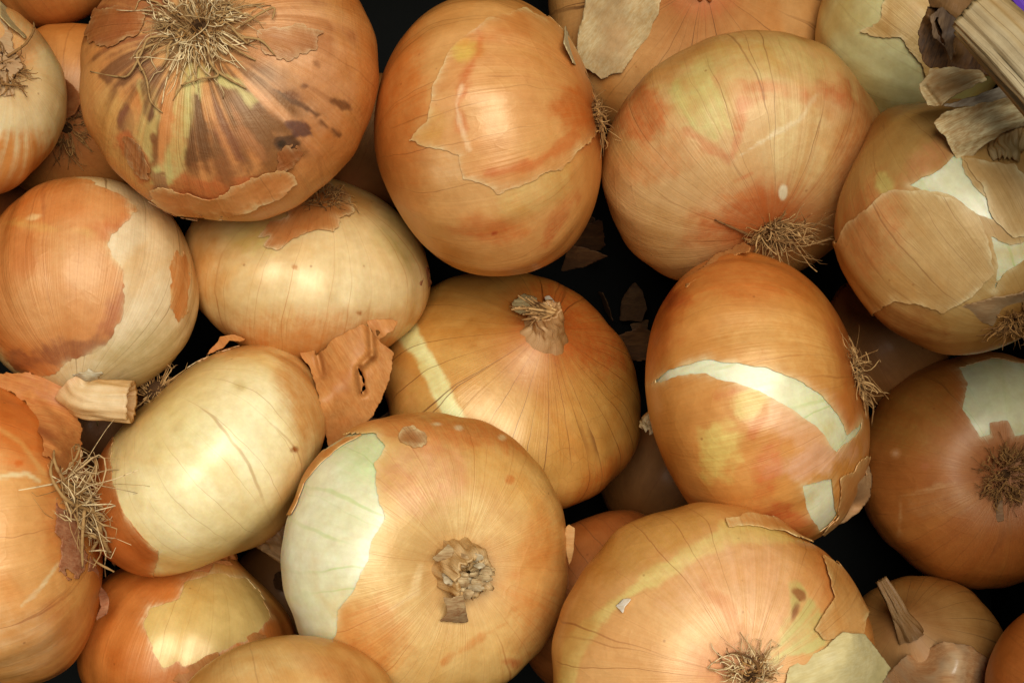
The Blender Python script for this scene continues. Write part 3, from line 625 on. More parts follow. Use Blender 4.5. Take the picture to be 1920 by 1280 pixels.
# O7
o, r = onion('O7', 'orange and cream onion at left edge with a cleanly cut pale neck stub')
layer(o, r, 'skin', skin_mat((236,206,162), (224,188,142), (212,182,138), (140,104,62), VeinAmt=.75, VeinScale=4.6, VeinWidth=.03, VeinK=.3, Streak=.5, Rough=.46, Bump=.35), res=MID, paint=[('e', (70,690,150,60), (208,160,100), .5, 20, 12), ('e', (255,690,110,60,-30), (196,180,132), .6, 24, 10)])
layer(o, r, 'outer_skin', skin_mat((212,140,80),(204,124,64),(190,112,66),(150,80,44), VeinAmt=.4, VeinScale=4.6, VeinWidth=.016, VeinK=.3, Streak=.55, Rough=.42, Bump=.55), off=.0004, lift=.0001, rag=7, res=HI,
 keep=[[(-80,300),(60,320),(140,330),(235,370),(258,395),(238,412),(205,436),(202,462),(228,508),(240,556),(228,602),(196,645),(150,668),(110,700),(60,705),(30,690),(-10,650),(-90,640)], [(330,462),(352,500),(358,545),(350,585),(332,602),(320,575),(322,510)]],
 paint=[('e', (120,500,90,110), (214,150,92), .6, 40, 14), ('e', (220,430,36,26), (194,102,46), .75, 12, 8), ('e', (220,585,28,60,15), (172,96,60), .75, 14, 10), ('e', (100,665,130,20,-12), (146,86,56), .75, 12, 12), ('e', (60,400,90,30), (206,122,58), .6, 16, 12),
  ('e', (70,425,60,6,8), (222,170,96), .5, 6, 5), ('e', (65,408,10,5,-20), (236,190,130), .7, 2, 3), ('e', (40,480,25,40), (200,116,54), .6, 12, 10)])
m = skin_mat((226,190,140),(212,162,108),(206,150,100),(150,100,60), Streak=.9, Rough=.55, Bump=.6, VeinAmt=.4, VeinScale=7.)
neck(o, r, m, [(0,0,-8),(14,-4,18),(50,-18,40),(95,-36,64)], [46,38,35,38], ridges=11, depth=.05, ragged=.12, hollow=.62, seed=1, lump=.12)
sheet('neck_shred', r, [(135,700),(165,690),(190,700),(180,720),(160,735),(135,750),(125,725)], [(135,700,14),(165,690,16),(190,705,12),(135,748,10),(160,715,20)], paper_mat((224,200,158),(206,170,120)), wrinkle=7, rag=6)
for p in ([(150,775,4),(165,785,4),(185,783,3)], [(180,778,4),(184,798,2)], [(210,776,4),(230,784,3)]): strand(r, p, 5, ROOT_PALE, name='neck_fibre')

# O8
o, r = onion('O8', 'pale yellow glossy onion with evenly spaced thin veins under the big dirty onion')
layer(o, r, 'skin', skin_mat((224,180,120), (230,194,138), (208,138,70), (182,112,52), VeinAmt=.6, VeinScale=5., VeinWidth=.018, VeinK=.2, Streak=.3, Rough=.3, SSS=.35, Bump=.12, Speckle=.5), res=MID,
 paint=[('e', (580,655,250,60), (204,128,62), .8, 40, 3), ('e', (375,490,40,130), (214,150,84), .7, 24, 8), ('e', (480,430,60,40), (216,190,110), .5, 20, 8), ('e', (553,501,5,5), (180,110,40), .8, 2, 1), ('e', (674,587,5,4), (170,100,40), .8, 2, 1), ('e', (770,440,60,60), (196,170,100), .5, 25, 8)])  # first spot: orange skin of the underside, with its shade painted in
layer(o, r, 'outer_skin', skin_mat((206,138,76),(196,120,60), Streak=.6, Rough=.4, Bump=.7, VeinAmt=.2), off=.0006, lift=.001, rag=5, res=HI, keep=[[(535,385),(560,350),(600,340),(655,365),(662,400),(636,412),(624,438),(598,430),(560,445),(520,470),(495,462),(505,445),(480,450),(500,425),(540,410)]])
tuft(o, r, 80, 42, 30, .75, (0,-.1), 3.4, ROOT_DARK, curl=.4, at_px=(605,372))
sheet('torn_peel', r, [(555,375),(575,362),(585,366),(565,388)], [(555,375,10),(575,362,14),(565,388,6)], paper_mat((226,196,150),(206,160,110)), wrinkle=2, rag=2, on='O8')
sheet('torn_peel', r, [(795,520),(802,500),(806,520),(812,530),(800,545),(786,532)], [(795,520,4),(802,500,14),(812,530,6),(790,535,3)], paper_mat((196,130,80),(160,96,56)), wrinkle=2, rag=3, on='O8')

# O9
o, r = onion('O9', 'oblong pale yellow onion lying aslant with a crumpled orange peel flap at its right')
layer(o, r, 'skin', skin_mat((250,224,170), (244,212,150), (212,158,90), (176,116,62), VeinAmt=.5, VeinScale=4.8, VeinWidth=.016, VeinK=.3, Streak=.35, Rough=.3, SSS=.35, Bump=.12, Speckle=.7), res=MID,
 paint=[('e', (585,730,60,110,-10), (214,150,84), .75, 24, 8), ('e', (400,640,110,30), (212,146,80), .7, 18, 8), ('e', (330,790,80,70), (232,220,156), .3, 30, 8), ('e', (552,842,7,6), (150,84,30), .9, 3, 1), ('e', (450,722,12,9), (206,170,100), .4, 5, 3)])
layer(o, r, 'outer_skin', skin_mat((206,122,60),(196,108,48),(180,100,44), VeinAmt=.15, Streak=.4, Rough=.36, Bump=.25), off=.0006, lift=.0002, rag=3, res=HI, keep=[[(120,1100),(120,820),(210,770),(240,755),(214,800),(208,850),(210,900),(232,960),(262,1000),(298,1030),(298,1050),(280,1110)],[(400,660),(430,655),(470,640),(480,620),(400,620),(330,690),(350,690)]])
PEEL = paper_mat((228,154,82),(214,136,66),(200,118,54), rough=.5, spec=.32, trans=.35, direction=-1.0, scale=(90, 750), bump=.4)
sheet('torn_peel', r, [(556,655),(588,652),(592,670),(620,640),(680,606),(700,618),(690,612),(712,640),(738,662),(736,690),(718,740),(700,780),(660,820),(640,842),(616,838),(606,790),(594,730),(582,690)],
 [(560,656,4),(590,662,12),(620,640,40),(680,606,52),(738,665,34),(718,740,26),(650,838,16),(616,838,14),(600,750,10),(660,700,62),(640,780,40),(690,690,46),(600,690,22)], PEEL, wrinkle=4, rag=3, step=2.5, on='O9',
 folds=[(695,612,698,665,16,7),(698,665,672,690,14,7),(672,690,680,735,-22,7),(596,665,604,700,-14,6)], holes=[[(672,690),(682,706),(684,728),(676,740),(681,722),(678,706)]])
sheet('torn_peel', r, [(684,602),(720,597),(748,602),(738,618),(722,630),(706,640),(698,622)], [(684,602,8),(720,597,14),(748,602,8),(706,640,14),(722,620,22)], PEEL, wrinkle=5, rag=3, step=2.5, on='O9', holes=[[(704,618),(716,620),(707,630)]])
sheet('torn_peel', r, [(408,640),(412,630),(440,628),(462,636),(455,640),(430,637),(420,652),(395,662),(380,672)], [(408,640,8),(440,628,14),(462,636,4),(380,672,3),(420,650,8)], PEEL, wrinkle=2, rag=2, step=2.5, on='O9')
tuft(o, r, 40, 50, 24, .8, (.25,-.35), 3.8, ROOT_MID, curl=.4, at_px=(292,735))
neck(o, r, skin_mat((120,84,50),(90,60,34),(100,60,34), Streak=1., Bump=1., Rough=.7), [(0,0,-10),(0,0,20),(16,-10,44)], [40,30,42], ragged=.6, seed=5, depth=.25)

# O10
o, r = onion('O10', 'onion in the middle with a pointed veined neck and one pale green scar')
layer(o, r, 'skin', skin_mat((206,150,78), (192,132,62), (170,88,38), (104,54,24), VeinAmt=.9, VeinScale=5., VeinWidth=.026, VeinK=.35, Net=.22, Streak=.35, Rough=.3, SSS=.25, Bump=.22), res=HI,
 paint=[('e', (1090,610,130,70,25), (186,96,40), .7, 30, 10), ('e', (830,590,110,50,-10), (192,128,58), .6, 26, 10), ('e', (740,720,40,90), (208,144,80), .5, 20, 8), ('e', (1150,900,110,40,-35), (188,104,42), .6, 20, 8), ('e', (900,620,90,20,-20), (176,110,40), .35, 10, 10), ('p', [(746,618),(775,604),(795,640),(834,705),(876,795),(836,800),(800,712),(766,655),(744,636)], (226,224,160), .88, 5, 3)])
m = skin_mat((200,152,102),(166,116,70),(170,118,72),(104,62,36), VeinAmt=.7, VeinScale=6., Streak=.9, Rough=.5, Bump=.7)
neck(o, r, m, [(0,0,-16),(0,-1,8),(-4,-4,28),(-14,-8,44)], [46,30,26,27], ridges=9, depth=.07, ragged=.2, seed=7, lump=.1)
TUFTC = paper_mat((214,184,124),(176,138,84),(120,84,46), rough=.6, trans=.15, scale=(90, 750), bump=.7)
P0, d0 = pole_pt(o, 'neck'); rs = np.random.RandomState(5); parts = []
for q in range(46):      # frayed end of the neck, bent to the left
    s = np.linspace(0, 1, 7)[:, None]; b0 = P0+o.k*((rs.rand()*36-24)*o.e1+(rs.rand()*14+2)*o.e2)+d0*o.k*(34+8*rs.rand())
    dr = nrm(-o.e1*(.5+.6*rs.rand())+o.e2*(rs.rand()*.9-.3)+o.e3*(.1+.5*rs.rand())); L = o.k*(18+34*rs.rand())
    p = b0+dr*L*s+rs.normal(size=3)*.25*L*s**2; parts.append(tube(p, o.k*(1.5+3.2*rs.rand())*(1-.6*s[:, 0]), 4))
joined('neck_fibres', parts, ROOT_MID, r, 'stuff')
sheet('neck_flake', r, [(1020,556),(1030,552),(1055,590),(1058,604),(1045,600),(1030,580)], [(1020,556,30),(1055,590,18),(1058,604,8),(1035,575,32)], paper_mat((236,216,180),(220,190,150)), wrinkle=2, rag=1.5, step=2.5)
sheet('neck_flake', r, [(962,560),(985,550),(1010,556),(1000,580),(1012,600),(985,590),(960,578)], [(962,560,34),(985,550,36),(1010,556,40),(985,590,26),(1000,578,42)], TUFTC, wrinkle=6, rag=4, step=2.5)

# O11
o, r = onion('O11', 'half peeled onion front centre with white flesh and a stubby neck in its hollow')
layer(o, r, 'flesh', FLESH, res=MID, paint=[('e', (690,850,60,50), (206,204,120), .6, 26, 8)])
WIN = [(722,838),(703,870),(712,930),(722,972),(700,1010),(692,1050),(662,1110),(636,1140),(632,1185),(612,1222),(540,1300),(440,1200),(470,960),(540,880),(590,842),(645,818),(700,812)]
layer(o, r, 'skin', skin_mat((228,180,112), (222,166,94), (176,120,66), (176,104,50), VeinAmt=.6, VeinScale=4.6, VeinWidth=.02, VeinK=.3, Streak=.45, Rough=.36, Bump=.4), off=.001, lift=.0008, liftw=30, rag=5, res=HI, drop=[WIN],
 paint=[('e', (800,890,80,70), (218,150,104), .6, 30, 12), ('e', (850,810,170,30,6), (210,128,66), .7, 20, 10), ('e', (1030,1090,70,150,10), (208,134,68), .65, 30, 12), ('e', (700,1190,70,70,-30), (206,132,66), .65, 26, 14), ('e', (900,970,70,40), (236,194,128), .5, 24, 8),
  ('e', (860,803,8,5), (240,220,180), .9, 2, 1), ('e', (940,822,7,5), (232,206,160), .9, 2, 1), ('e', (818,797,8,3), (232,206,160), .8, 2, 1), ('e', (955,900,8,7), (206,130,66), .8, 3, 2), ('e', (1010,1090,30,20), (220,160,90), .5, 8, 8),
  ('e', (960,1240,12,8), (190,100,50), .6, 5, 4), ('l', [(830,1240),(900,1195),(950,1165)], (206,130,64), .6, 4, 5, 0, 4), ('e', (955,965,120,20,40), (206,140,76), .3, 10, 12), ('l', [(735,1140),(775,1110),(790,1060)], (234,190,130), .6, 5, 4, 0, 5)])
layer(o, r, 'outer_skin', skin_mat((212,138,70),(204,126,60), Streak=.4, Rough=.36, Bump=.4, VeinAmt=.2), off=.0008, lift=.0003, rag=2, res=HI, keep=[[(530,975),(536,920),(560,880),(600,850),(650,822),(690,812),(640,838),(600,868),(570,905),(556,945),(545,965)]])
layer(o, r, 'skin_flake', skin_mat((176,116,64),(160,100,54), Streak=.6, Rough=.5, Bump=1.), off=.0018, lift=.0008, rag=5, res=HI, keep=[[(750,812),(775,803),(803,815),(800,838),(775,845),(748,832)]])
m = skin_mat((228,190,136),(200,154,102),(204,160,106),(110,70,40), VeinAmt=.5, VeinScale=7., Streak=1.1, Rough=.6, Bump=1., SSS=.05)
neck(o, r, m, [(0,0,-24),(-2,2,16),(2,10,40),(6,16,54)], [54,46,43,40], ridges=15, depth=.09, ragged=.3, hollow=.7, seed=9)
rs = np.random.RandomState(12); P0, d0 = pole_pt(o, 'neck')
NK = paper_mat((214,176,122),(176,130,82),(140,98,58), rough=.6, trans=.12, scale=(90, 750), bump=.9)
for q in range(34):      # shrivelled scraps packed in the neck
    an = rs.rand()*6.28; rr = 36*math.sqrt(rs.rand()); x, y = 876+rr*math.cos(an), 1076+rr*math.sin(an)*1.0; L = 9+11*rs.rand(); a2 = rs.rand()*6.28
    pl = [(x+L*(.6+.5*rs.rand())*math.cos(a2+w), y+L*(.35+.4*rs.rand())*math.sin(a2+w)) for w in np.arange(7)/7*6.28]
    zz = P0[2]+o.k*(48+14*rs.rand()); tx, ty = rs.normal(size=2)*.5
    sheet('neck_scrap', r, pl, [(x, y, 8), (x+12, y, 12*tx), (x-12, y, -12*tx), (x, y+12, 12*ty), (x, y-12, -12*ty)], NK if q % 3 else paper_mat((226,196,150),(190,150,100)), wrinkle=9, rag=3, step=2.5, absz=zz, seed=q, thick=.0003)
sheet('neck_flap', r, [(832,1120),(868,1118),(872,1140),(876,1164),(850,1166),(824,1164),(838,1150)], [(832,1120,56),(868,1118,60),(876,1164,16),(824,1164,14),(850,1145,44)], paper_mat((214,172,116),(176,120,74),(120,80,48), scale=(90, 750)), wrinkle=5, rag=3, step=2.5)
sheet('neck_flap', r, [(808,1046),(840,1022),(850,1030),(846,1046),(822,1052)], [(808,1046,30),(840,1022,56),(848,1040,50)], NK, wrinkle=6, rag=3, step=2.5)
sheet('torn_peel', r, [(1060,990),(1066,982),(1078,990),(1076,1030),(1068,1060),(1060,1030)], [(1060,990,3),(1078,990,6),(1066,1050,2),(1066,1010,6)], paper_mat((224,164,96),(212,146,80)), wrinkle=1.5, rag=1, on='O11')

# O12
o, r = onion('O12', 'tall onion right of centre with a curved pale slash across its skin')
layer(o, r, 'flesh', FLESH, res=(180,110))
S1 = [(1215,725),(1256,692),(1324,674),(1376,681),(1432,689),(1500,715),(1537,741),(1571,779),(1586,816),(1605,801),(1614,786),(1612,805),(1567,848),(1537,809),(1485,767),(1425,734),(1387,722),(1346,711),(1324,700),(1275,704)]
S2 = [(1502,909),(1541,898),(1559,894),(1567,966),(1537,994),(1524,977),(1508,933)]
layer(o, r, 'skin', skin_mat((216,148,78), (206,132,62), (186,100,40), (150,84,40), VeinAmt=.35, VeinScale=4.2, VeinWidth=.014, VeinK=.4, Streak=.55, Rough=.34, Bump=.35), off=.0007, lift=.0004, rag=3, res=HI, drop=[S1, S2],
 paint=[('e', (1400,520,140,50), (200,114,50), .7, 30, 10), ('e', (1240,600,40,90,15), (196,108,46), .7, 20, 10), ('e', (1255,560,24,20), (168,76,36), .6, 10, 8), ('e', (1500,780,110,60,30), (234,174,128), .75, 20, 10), ('e', (1530,860,70,30,-15), (226,164,124), .75, 12, 10), ('e', (1350,845,36,46), (222,184,98), .75, 14, 14), ('e', (1410,745,36,30), (226,188,106), .8, 10, 10),
  ('l', [(1345,745),(1375,735),(1400,725)], (190,84,36), .6, 6, 6, 0, 7), ('l', [(1435,760),(1425,790),(1410,820)], (198,110,50), .65, 6, 6, 0, 6), ('e', (1440,870,26,60,15), (202,104,52), .5, 14, 10), ('e', (1470,975,60,30,20), (190,84,44), .6, 16, 12), ('e', (1470,650,110,60,10), (226,168,98), .5, 30, 10), ('e', (1590,640,30,90,-15), (188,104,50), .6, 16, 8), ('e', (1590,780,26,60), (206,120,56), .6, 12, 6)])
layer(o, r, 'outer_skin', skin_mat((214,150,98),(206,138,80), VeinAmt=.3, VeinScale=4.2, VeinWidth=.014, Streak=.4, Rough=.38, Bump=.4), off=.0012, lift=.0012, rag=4, res=HI, keep=[[(1566,892),(1600,880),(1620,850),(1650,870),(1655,930),(1620,980),(1560,1030),(1540,998),(1568,966)]])
sheet('torn_peel', r, [(1600,905),(1612,892),(1624,890),(1622,872),(1628,870),(1636,892),(1634,930),(1610,960),(1585,978),(1560,990),(1585,950),(1600,930)], [(1600,905,10),(1628,870,14),(1636,915,12),(1610,960,8),(1560,990,3),(1600,945,12)], paper_mat((214,160,104),(200,138,84)), wrinkle=2, rag=2, step=3, on='O12')
tuft(o, r, 34, 58, 40, .75, (.1,.35), 4.6, ROOT_MID, curl=.4, singles=8)
tuft(o, r, 24, 40, 44, .9, (0,-.5), 4.2, ROOT_MID, curl=.5, singles=4, seed=6)
sheet('torn_peel', r, [(1290,520),(1340,478),(1390,456),(1410,462),(1405,470),(1360,484),(1320,510),(1285,540)], [(1290,525,3),(1340,480,12),(1400,458,26),(1320,510,5),(1370,475,20)], PEEL, wrinkle=2, rag=3, step=3, on='O12')
neck(o, r, skin_mat((206,176,130),(186,146,98), Streak=.9, Bump=.8, Rough=.6), [(0,0,-14),(0,4,2),(2,8,6)], [36,24,24], ragged=.5, seed=11)

# O13
o, r = onion('O13', 'shaded orange onion at right edge with a dark root disc and pale torn window')
layer(o, r, 'flesh', FLESH, res=(140,90))
layer(o, r, 'skin', skin_mat((196,120,54), (178,100,42), (150,82,38), (110,58,26), VeinAmt=.45, VeinScale=4.4, VeinWidth=.018, VeinK=.3, Streak=.45, Rough=.42, Bump=.35), off=.0006, lift=.0004, rag=4, res=HI,
 drop=[[(1796,689),(1815,720),(1804,767),(1837,818),(1856,814),(1854,792),(1888,790),(1901,818),(1960,800),(1960,690),(1867,674)]],
 paint=[('e', (1700,760,90,90), (180,122,54), .5, 30, 10), ('e', (1680,850,11,10), (214,140,80), .8, 3, 2), ('e', (1680,850,5,5), (226,160,110), .9, 2, 1), ('e', (1735,874,8,8), (190,110,60), .7, 3, 2), ('p', [(1690,930),(1780,905),(1850,930),(1800,960),(1700,965)], (190,130,76), .25, 10, 8), ('l', [(1687,1000),(1690,930),(1790,905)], (222,160,100), .3, 3, 3, 0, 3)])
tuft(o, r, 130, 30, 36, .7, (0,0), 3.2, ROOT_DARK, curl=.45, at_px=(1885,890))
sheet('root_flake', r, [(1866,930),(1880,930),(1882,975),(1870,978)], [(1866,930,10),(1882,950,8),(1875,976,4)], paper_mat((190,140,90),(160,110,70)), wrinkle=1.5, rag=2, step=3, on='O13')

# O14
o, r = onion('O14', 'large onion bottom right with a pale band over its shoulder')
S1 = [(1040,1300),(1052,1215),(1090,1165),(1150,1120),(1200,1082),(1275,1034),(1327,1004),(1350,989),(1352,974),(1420,978),(1470,996),(1505,1014),(1462,1016),(1387,1019),(1357,1027),(1312,1049),(1237,1094),(1190,1118),(1120,1180),(1085,1230),(1075,1300)]
layer(o, r, 'skin', skin_mat((224,162,98), (216,148,84), (206,140,80), (150,84,40), VeinAmt=.65, VeinScale=4.4, VeinWidth=.022, VeinK=.3, Streak=.5, Rough=.36, Bump=.4), res=HI,
 paint=[('p', S1, (230,208,128), .82, 6, 5), ('e', (1390,1120,130,110), (234,172,120), .6, 40, 10, .5), ('e', (1200,1010,150,50,-25), (204,144,70), .7, 24, 10), ('e', (1060,1180,50,120,25), (204,140,70), .6, 24, 10), ('e', (1590,1100,50,110,-25), (200,126,66), .7, 26, 10), ('p', [(1440,1240),(1478,1150),(1490,1085),(1520,1105),(1560,1180),(1530,1230)], (204,178,108), .8, 8, 10, .7),
  ('e', (1503,1114,14,9,20), (150,88,50), .85, 3, 5), ('e', (1490,1150,8,16,20), (140,80,46), .85, 3, 5), ('e', (1350,1130,50,10,50), (206,122,60), .5, 8, 10), ('e', (1290,1190,60,50), (226,170,104), .5, 20, 8), ('e', (1360,1240,70,40), (220,140,98), .5, 20, 8)])
layer(o, r, 'outer_skin', skin_mat((222,166,104),(212,150,88), VeinAmt=.4, Streak=.5, Rough=.3, Bump=.5), off=.0012, lift=.001, rag=3, res=HI, keep=[[(1358,974),(1400,966),(1480,980),(1560,1030),(1520,1018),(1470,998),(1425,990),(1364,990)], [(1540,1040),(1600,1080),(1626,1140),(1610,1190),(1540,1200),(1520,1180),(1560,1120)]])
sheet('torn_peel', r, [(1480,1250),(1545,1215),(1582,1183),(1622,1188),(1650,1225),(1672,1252),(1640,1300),(1470,1300)], [(1480,1250,4),(1545,1215,8),(1582,1183,20),(1622,1188,24),(1672,1252,20),(1640,1300,16),(1500,1300,4),(1590,1240,30),(1600,1186,34)], paper_mat((232,214,152),(222,200,134),(212,182,116), rough=.4, trans=.2, direction=.36, scale=(90, 750), bump=.3), wrinkle=2, rag=2, step=3, on='O14')
sheet('torn_peel', r, [(1155,1135),(1168,1122),(1186,1120),(1172,1136),(1168,1150)], [(1155,1135,4),(1186,1120,9),(1168,1150,10)], paper_mat((244,232,206),(236,214,176), trans=.1), wrinkle=1, rag=1, step=2.5, on='O14')
tuft(o, r, 70, 42, 32, .9, (-.1,-.1), 3.6, ROOT_PALE, curl=.6, singles=10, at_px=(1405,1268))
tuft(o, r, 40, 34, 30, .6, (0,0), 3.4, ROOT_DARK, curl=.4, at_px=(1405,1268), seed=9)
for p in ([(1390,1265,6),(1360,1250,8),(1345,1222,3)], [(1420,1262,10),(1410,1235,16),(1380,1220,14),(1358,1225,6)]): strand(r, p, 4, ROOT_DARK, 'O14')

# O15, O16
o, r = onion('O15', 'low orange onion bottom left with a large pale peeled oval on its side')
layer(o, r, 'flesh', skin_mat((226,188,118),(214,170,98),(206,144,76),(176,112,50), VeinAmt=.5, VeinScale=4., VeinWidth=.014, VeinK=.2, Streak=.55, Rough=.26, SSS=.3, Bump=.12), res=MID)
layer(o, r, 'skin', skin_mat((206,126,60),(196,112,48),(190,110,50),(140,76,34), VeinAmt=.4, VeinScale=4., VeinWidth=.014, VeinK=.2, Streak=.5, Rough=.34, Bump=.3), off=.0004, lift=.0002, rag=5, res=HI,
 drop=[[(270,1167),(281,1137),(337,1122),(345,1089),(394,1074),(420,1077),(460,1085),(487,1110),(506,1160),(480,1185),(442,1209),(375,1239),(345,1246),(334,1231),(307,1250),(285,1220)]], paint=[('e', (440,1090,90,30,20), (206,150,74), .6, 14, 10), ('e', (520,1120,30,50,-20), (200,140,70), .5, 12, 8)])
sheet('torn_peel', r, [(462,1192),(478,1184),(510,1196),(540,1206),(560,1212),(470,1214)], [(462,1192,3),(478,1184,10),(540,1206,10),(470,1214,3)], PEEL, wrinkle=2, rag=2, step=3, on='O15')
sheet('torn_peel', r, [(320,1275),(350,1250),(385,1230),(408,1222),(412,1232),(380,1250),(350,1285)], [(320,1275,4),(408,1222,14),(412,1232,10),(350,1285,6)], PEEL, wrinkle=2, rag=2, step=3, on='O15')
neck(o, r, skin_mat((206,130,66),(190,110,52), Streak=.8, Bump=.7), [(0,0,-16),(0,0,6),(6,4,18)], [52,34,24], ragged=.8, seed=4)
sheet('torn_peel', r, [(330,1065),(352,1052),(395,1043),(430,1052),(436,1058),(400,1056),(392,1075),(370,1070)], [(330,1065,3),(352,1052,9),(395,1043,14),(436,1058,14),(385,1070,6)], paper_mat((212,136,72),(196,116,56)), wrinkle=2, rag=3, step=2.5, on='O15')
o, r = onion('O16', 'smooth tan onion cut off by the bottom edge in front of the half peeled one')
layer(o, r, 'skin', skin_mat((222,166,100),(216,156,86),(200,120,60), VeinAmt=.25, VeinScale=4.4, VeinWidth=.014, Streak=.35, Rough=.38, Bump=.25), res=MID, paint=[('e', (640,1265,90,30,25), (206,130,66), .6, 14, 8), ('e', (470,1240,100,30), (226,186,124), .5, 20, 8)])

# O17
o, r = onion('O17', 'bright glossy onion cut off by the left edge with long tangled pale roots')
layer(o, r, 'skin', skin_mat((230,164,96), (222,148,80), (200,116,60), (160,90,50), VeinAmt=.5, VeinScale=4.2, VeinWidth=.02, VeinK=.3, Streak=.45, Rough=.34, Bump=.3), res=HI,
 paint=[('e', (60,800,120,80,10), (222,130,62), .8, 30, 10), ('l', [(-20,897),(20,890),(52,889),(75,902)], (240,206,150), .85, 2, 2, 0, 3.5), ('l', [(110,1055),(75,1105),(40,1135)], (238,200,146), .7, 2, 2, 0, 3), ('e', (35,868,7,5), (214,110,40), .8, 2, 1), ('e', (110,960,30,80), (214,132,70), .6, 20, 8), ('e', (120,1200,70,90,10), (206,130,70), .6, 30, 10, .8), ('e', (40,1200,70,60), (234,180,124), .5, 26, 8, .6), ('l', [(-20,790),(40,830),(85,890)], (236,180,110), .6, 3, 3, 0, 4)])
m1 = paper_mat((216,138,70),(202,120,58),(182,100,48), rough=.5, spec=.3, trans=.22, direction=-.3, scale=(90, 750), bump=.5)
sheet('torn_peel', r, [(-30,700),(40,698),(110,705),(128,715),(146,780),(154,830),(150,882),(128,892),(98,862),(82,850),(80,825),(62,790),(48,755),(25,738),(-30,720)],
 [(-30,702,10),(40,698,26),(125,715,34),(154,830,26),(150,882,14),(100,862,18),(80,825,14),(50,755,10),(10,730,6),(100,770,44),(120,840,36)], m1, wrinkle=4, rag=5, step=3, on='O17', folds=[(60,745,110,800,6,10),(60,800,120,850,8,8)])
sheet('torn_peel', r, [(96,860),(150,884),(152,905),(125,900),(95,890),(88,870)], [(96,862,4),(150,884,10),(125,900,14),(90,880,6)], m1, wrinkle=2, rag=2, step=3, on='O17')
m2 = paper_mat((196,130,86),(176,106,66),(150,88,56), rough=.6, trans=.15, direction=.1, scale=(90, 750), bump=.8)
sheet('torn_peel', r, [(100,890),(160,890),(165,930),(150,960),(152,1000),(165,1050),(150,1085),(128,1088),(112,1070),(118,1020),(104,985),(108,940)], [(100,890,3),(160,890,12),(165,930,14),(165,1050,16),(130,1085,12),(112,1065,5),(106,960,2),(140,980,16)], m2, wrinkle=6, rag=5, step=3, on='O17', holes=[[(126,1068),(142,1074),(138,1086),(124,1082)]])
sheet('torn_peel', r, [(170,1040),(185,1070),(190,1100),(205,1120),(200,1150),(178,1165),(190,1138),(180,1100),(165,1070)], [(170,1040,10),(190,1100,22),(205,1125,26),(178,1165,8),(165,1070,6)], m2, wrinkle=4, rag=2, step=3, on='O17')
tuft(o, r, 70, 105, 44, .6, (.12,.62), 5.0, ROOT_PALE, curl=.8, singles=40, sag=.1, at_px=(142,925))
for p in ([(140,930,18),(108,905,20),(90,875,22),(92,852,16)], [(175,930,30),(150,895,34),(152,870,30),(165,850,22)], [(150,960,24),(110,940,22),(86,895,18),(95,860,12)], [(150,955,26),(165,1000,30),(195,1025,26),(226,1055,18)], [(160,990,26),(190,1050,24),(222,1066,14)], [(140,960,24),(138,1010,22),(146,1062,12)], [(165,950,30),(180,985,34),(150,1005,30),(168,1020,26)]):
    strand(r, p, 7, ROOT_PALE)

# O18 and the low ones behind it
o, r = onion('O18', 'pale cream onion cut off by the left edge near the top with pinkish root shreds')
layer(o, r, 'skin', skin_mat((238,224,178),(230,208,152),(212,150,84),(176,130,70), VeinAmt=.3, VeinScale=4.4, VeinWidth=.014, Streak=.45, Rough=.34, SSS=.3, Bump=.25), res=MID, paint=[('e', (20,320,90,60,-30), (216,142,74), .8, 24, 10, .5), ('e', (20,60,60,70,-30), (226,160,100), .7, 16, 10)])
sheet('torn_peel', r, [(-10,20),(20,60),(30,100),(40,125),(20,160),(25,175),(5,180),(-10,160)], [(-10,20,4),(30,100,10),(40,125,12),(5,180,4),(0,100,8)], paper_mat((220,180,126),(206,152,100)), wrinkle=4, rag=5, step=3, on='O18')
sheet('torn_peel', r, [(0,0),(22,25),(50,70),(48,72),(20,50),(0,30)], [(0,0,8),(50,70,6),(10,30,10)], paper_mat((224,188,124),(206,160,98)), wrinkle=2, rag=1, step=3, on='O18')
tuft(o, r, 40, 45, 26, .8, (.2,.2), 3.6, ROOT_DARK, curl=.4, singles=4)
strand(r, [(10,110,10),(40,92,14),(55,70,16),(58,50,10)], 5, ROOT_MID); strand(r, [(0,160,8),(25,163,8),(50,163,4)], 4, ROOT_MID)
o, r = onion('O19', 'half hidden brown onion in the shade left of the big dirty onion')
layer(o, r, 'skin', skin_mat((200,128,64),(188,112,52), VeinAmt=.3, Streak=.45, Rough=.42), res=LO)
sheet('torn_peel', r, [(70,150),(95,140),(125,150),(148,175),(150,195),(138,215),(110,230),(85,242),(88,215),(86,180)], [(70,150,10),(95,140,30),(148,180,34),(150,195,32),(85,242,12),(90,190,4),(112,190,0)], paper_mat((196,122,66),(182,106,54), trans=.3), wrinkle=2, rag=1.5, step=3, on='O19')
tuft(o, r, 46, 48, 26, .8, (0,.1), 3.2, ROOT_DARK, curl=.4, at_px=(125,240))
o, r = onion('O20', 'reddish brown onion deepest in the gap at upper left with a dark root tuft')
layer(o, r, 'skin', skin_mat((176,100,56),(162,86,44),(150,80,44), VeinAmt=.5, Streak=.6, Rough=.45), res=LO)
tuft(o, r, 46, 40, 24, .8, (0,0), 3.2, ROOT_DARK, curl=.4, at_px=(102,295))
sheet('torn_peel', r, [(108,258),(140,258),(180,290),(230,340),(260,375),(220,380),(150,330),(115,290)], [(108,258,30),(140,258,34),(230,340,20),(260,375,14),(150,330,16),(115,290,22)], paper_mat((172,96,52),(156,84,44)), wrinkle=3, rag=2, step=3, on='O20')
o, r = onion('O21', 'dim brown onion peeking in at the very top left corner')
layer(o, r, 'skin', skin_mat((190,120,60),(176,104,50), VeinAmt=.3, Streak=.45, Rough=.42), res=LO)
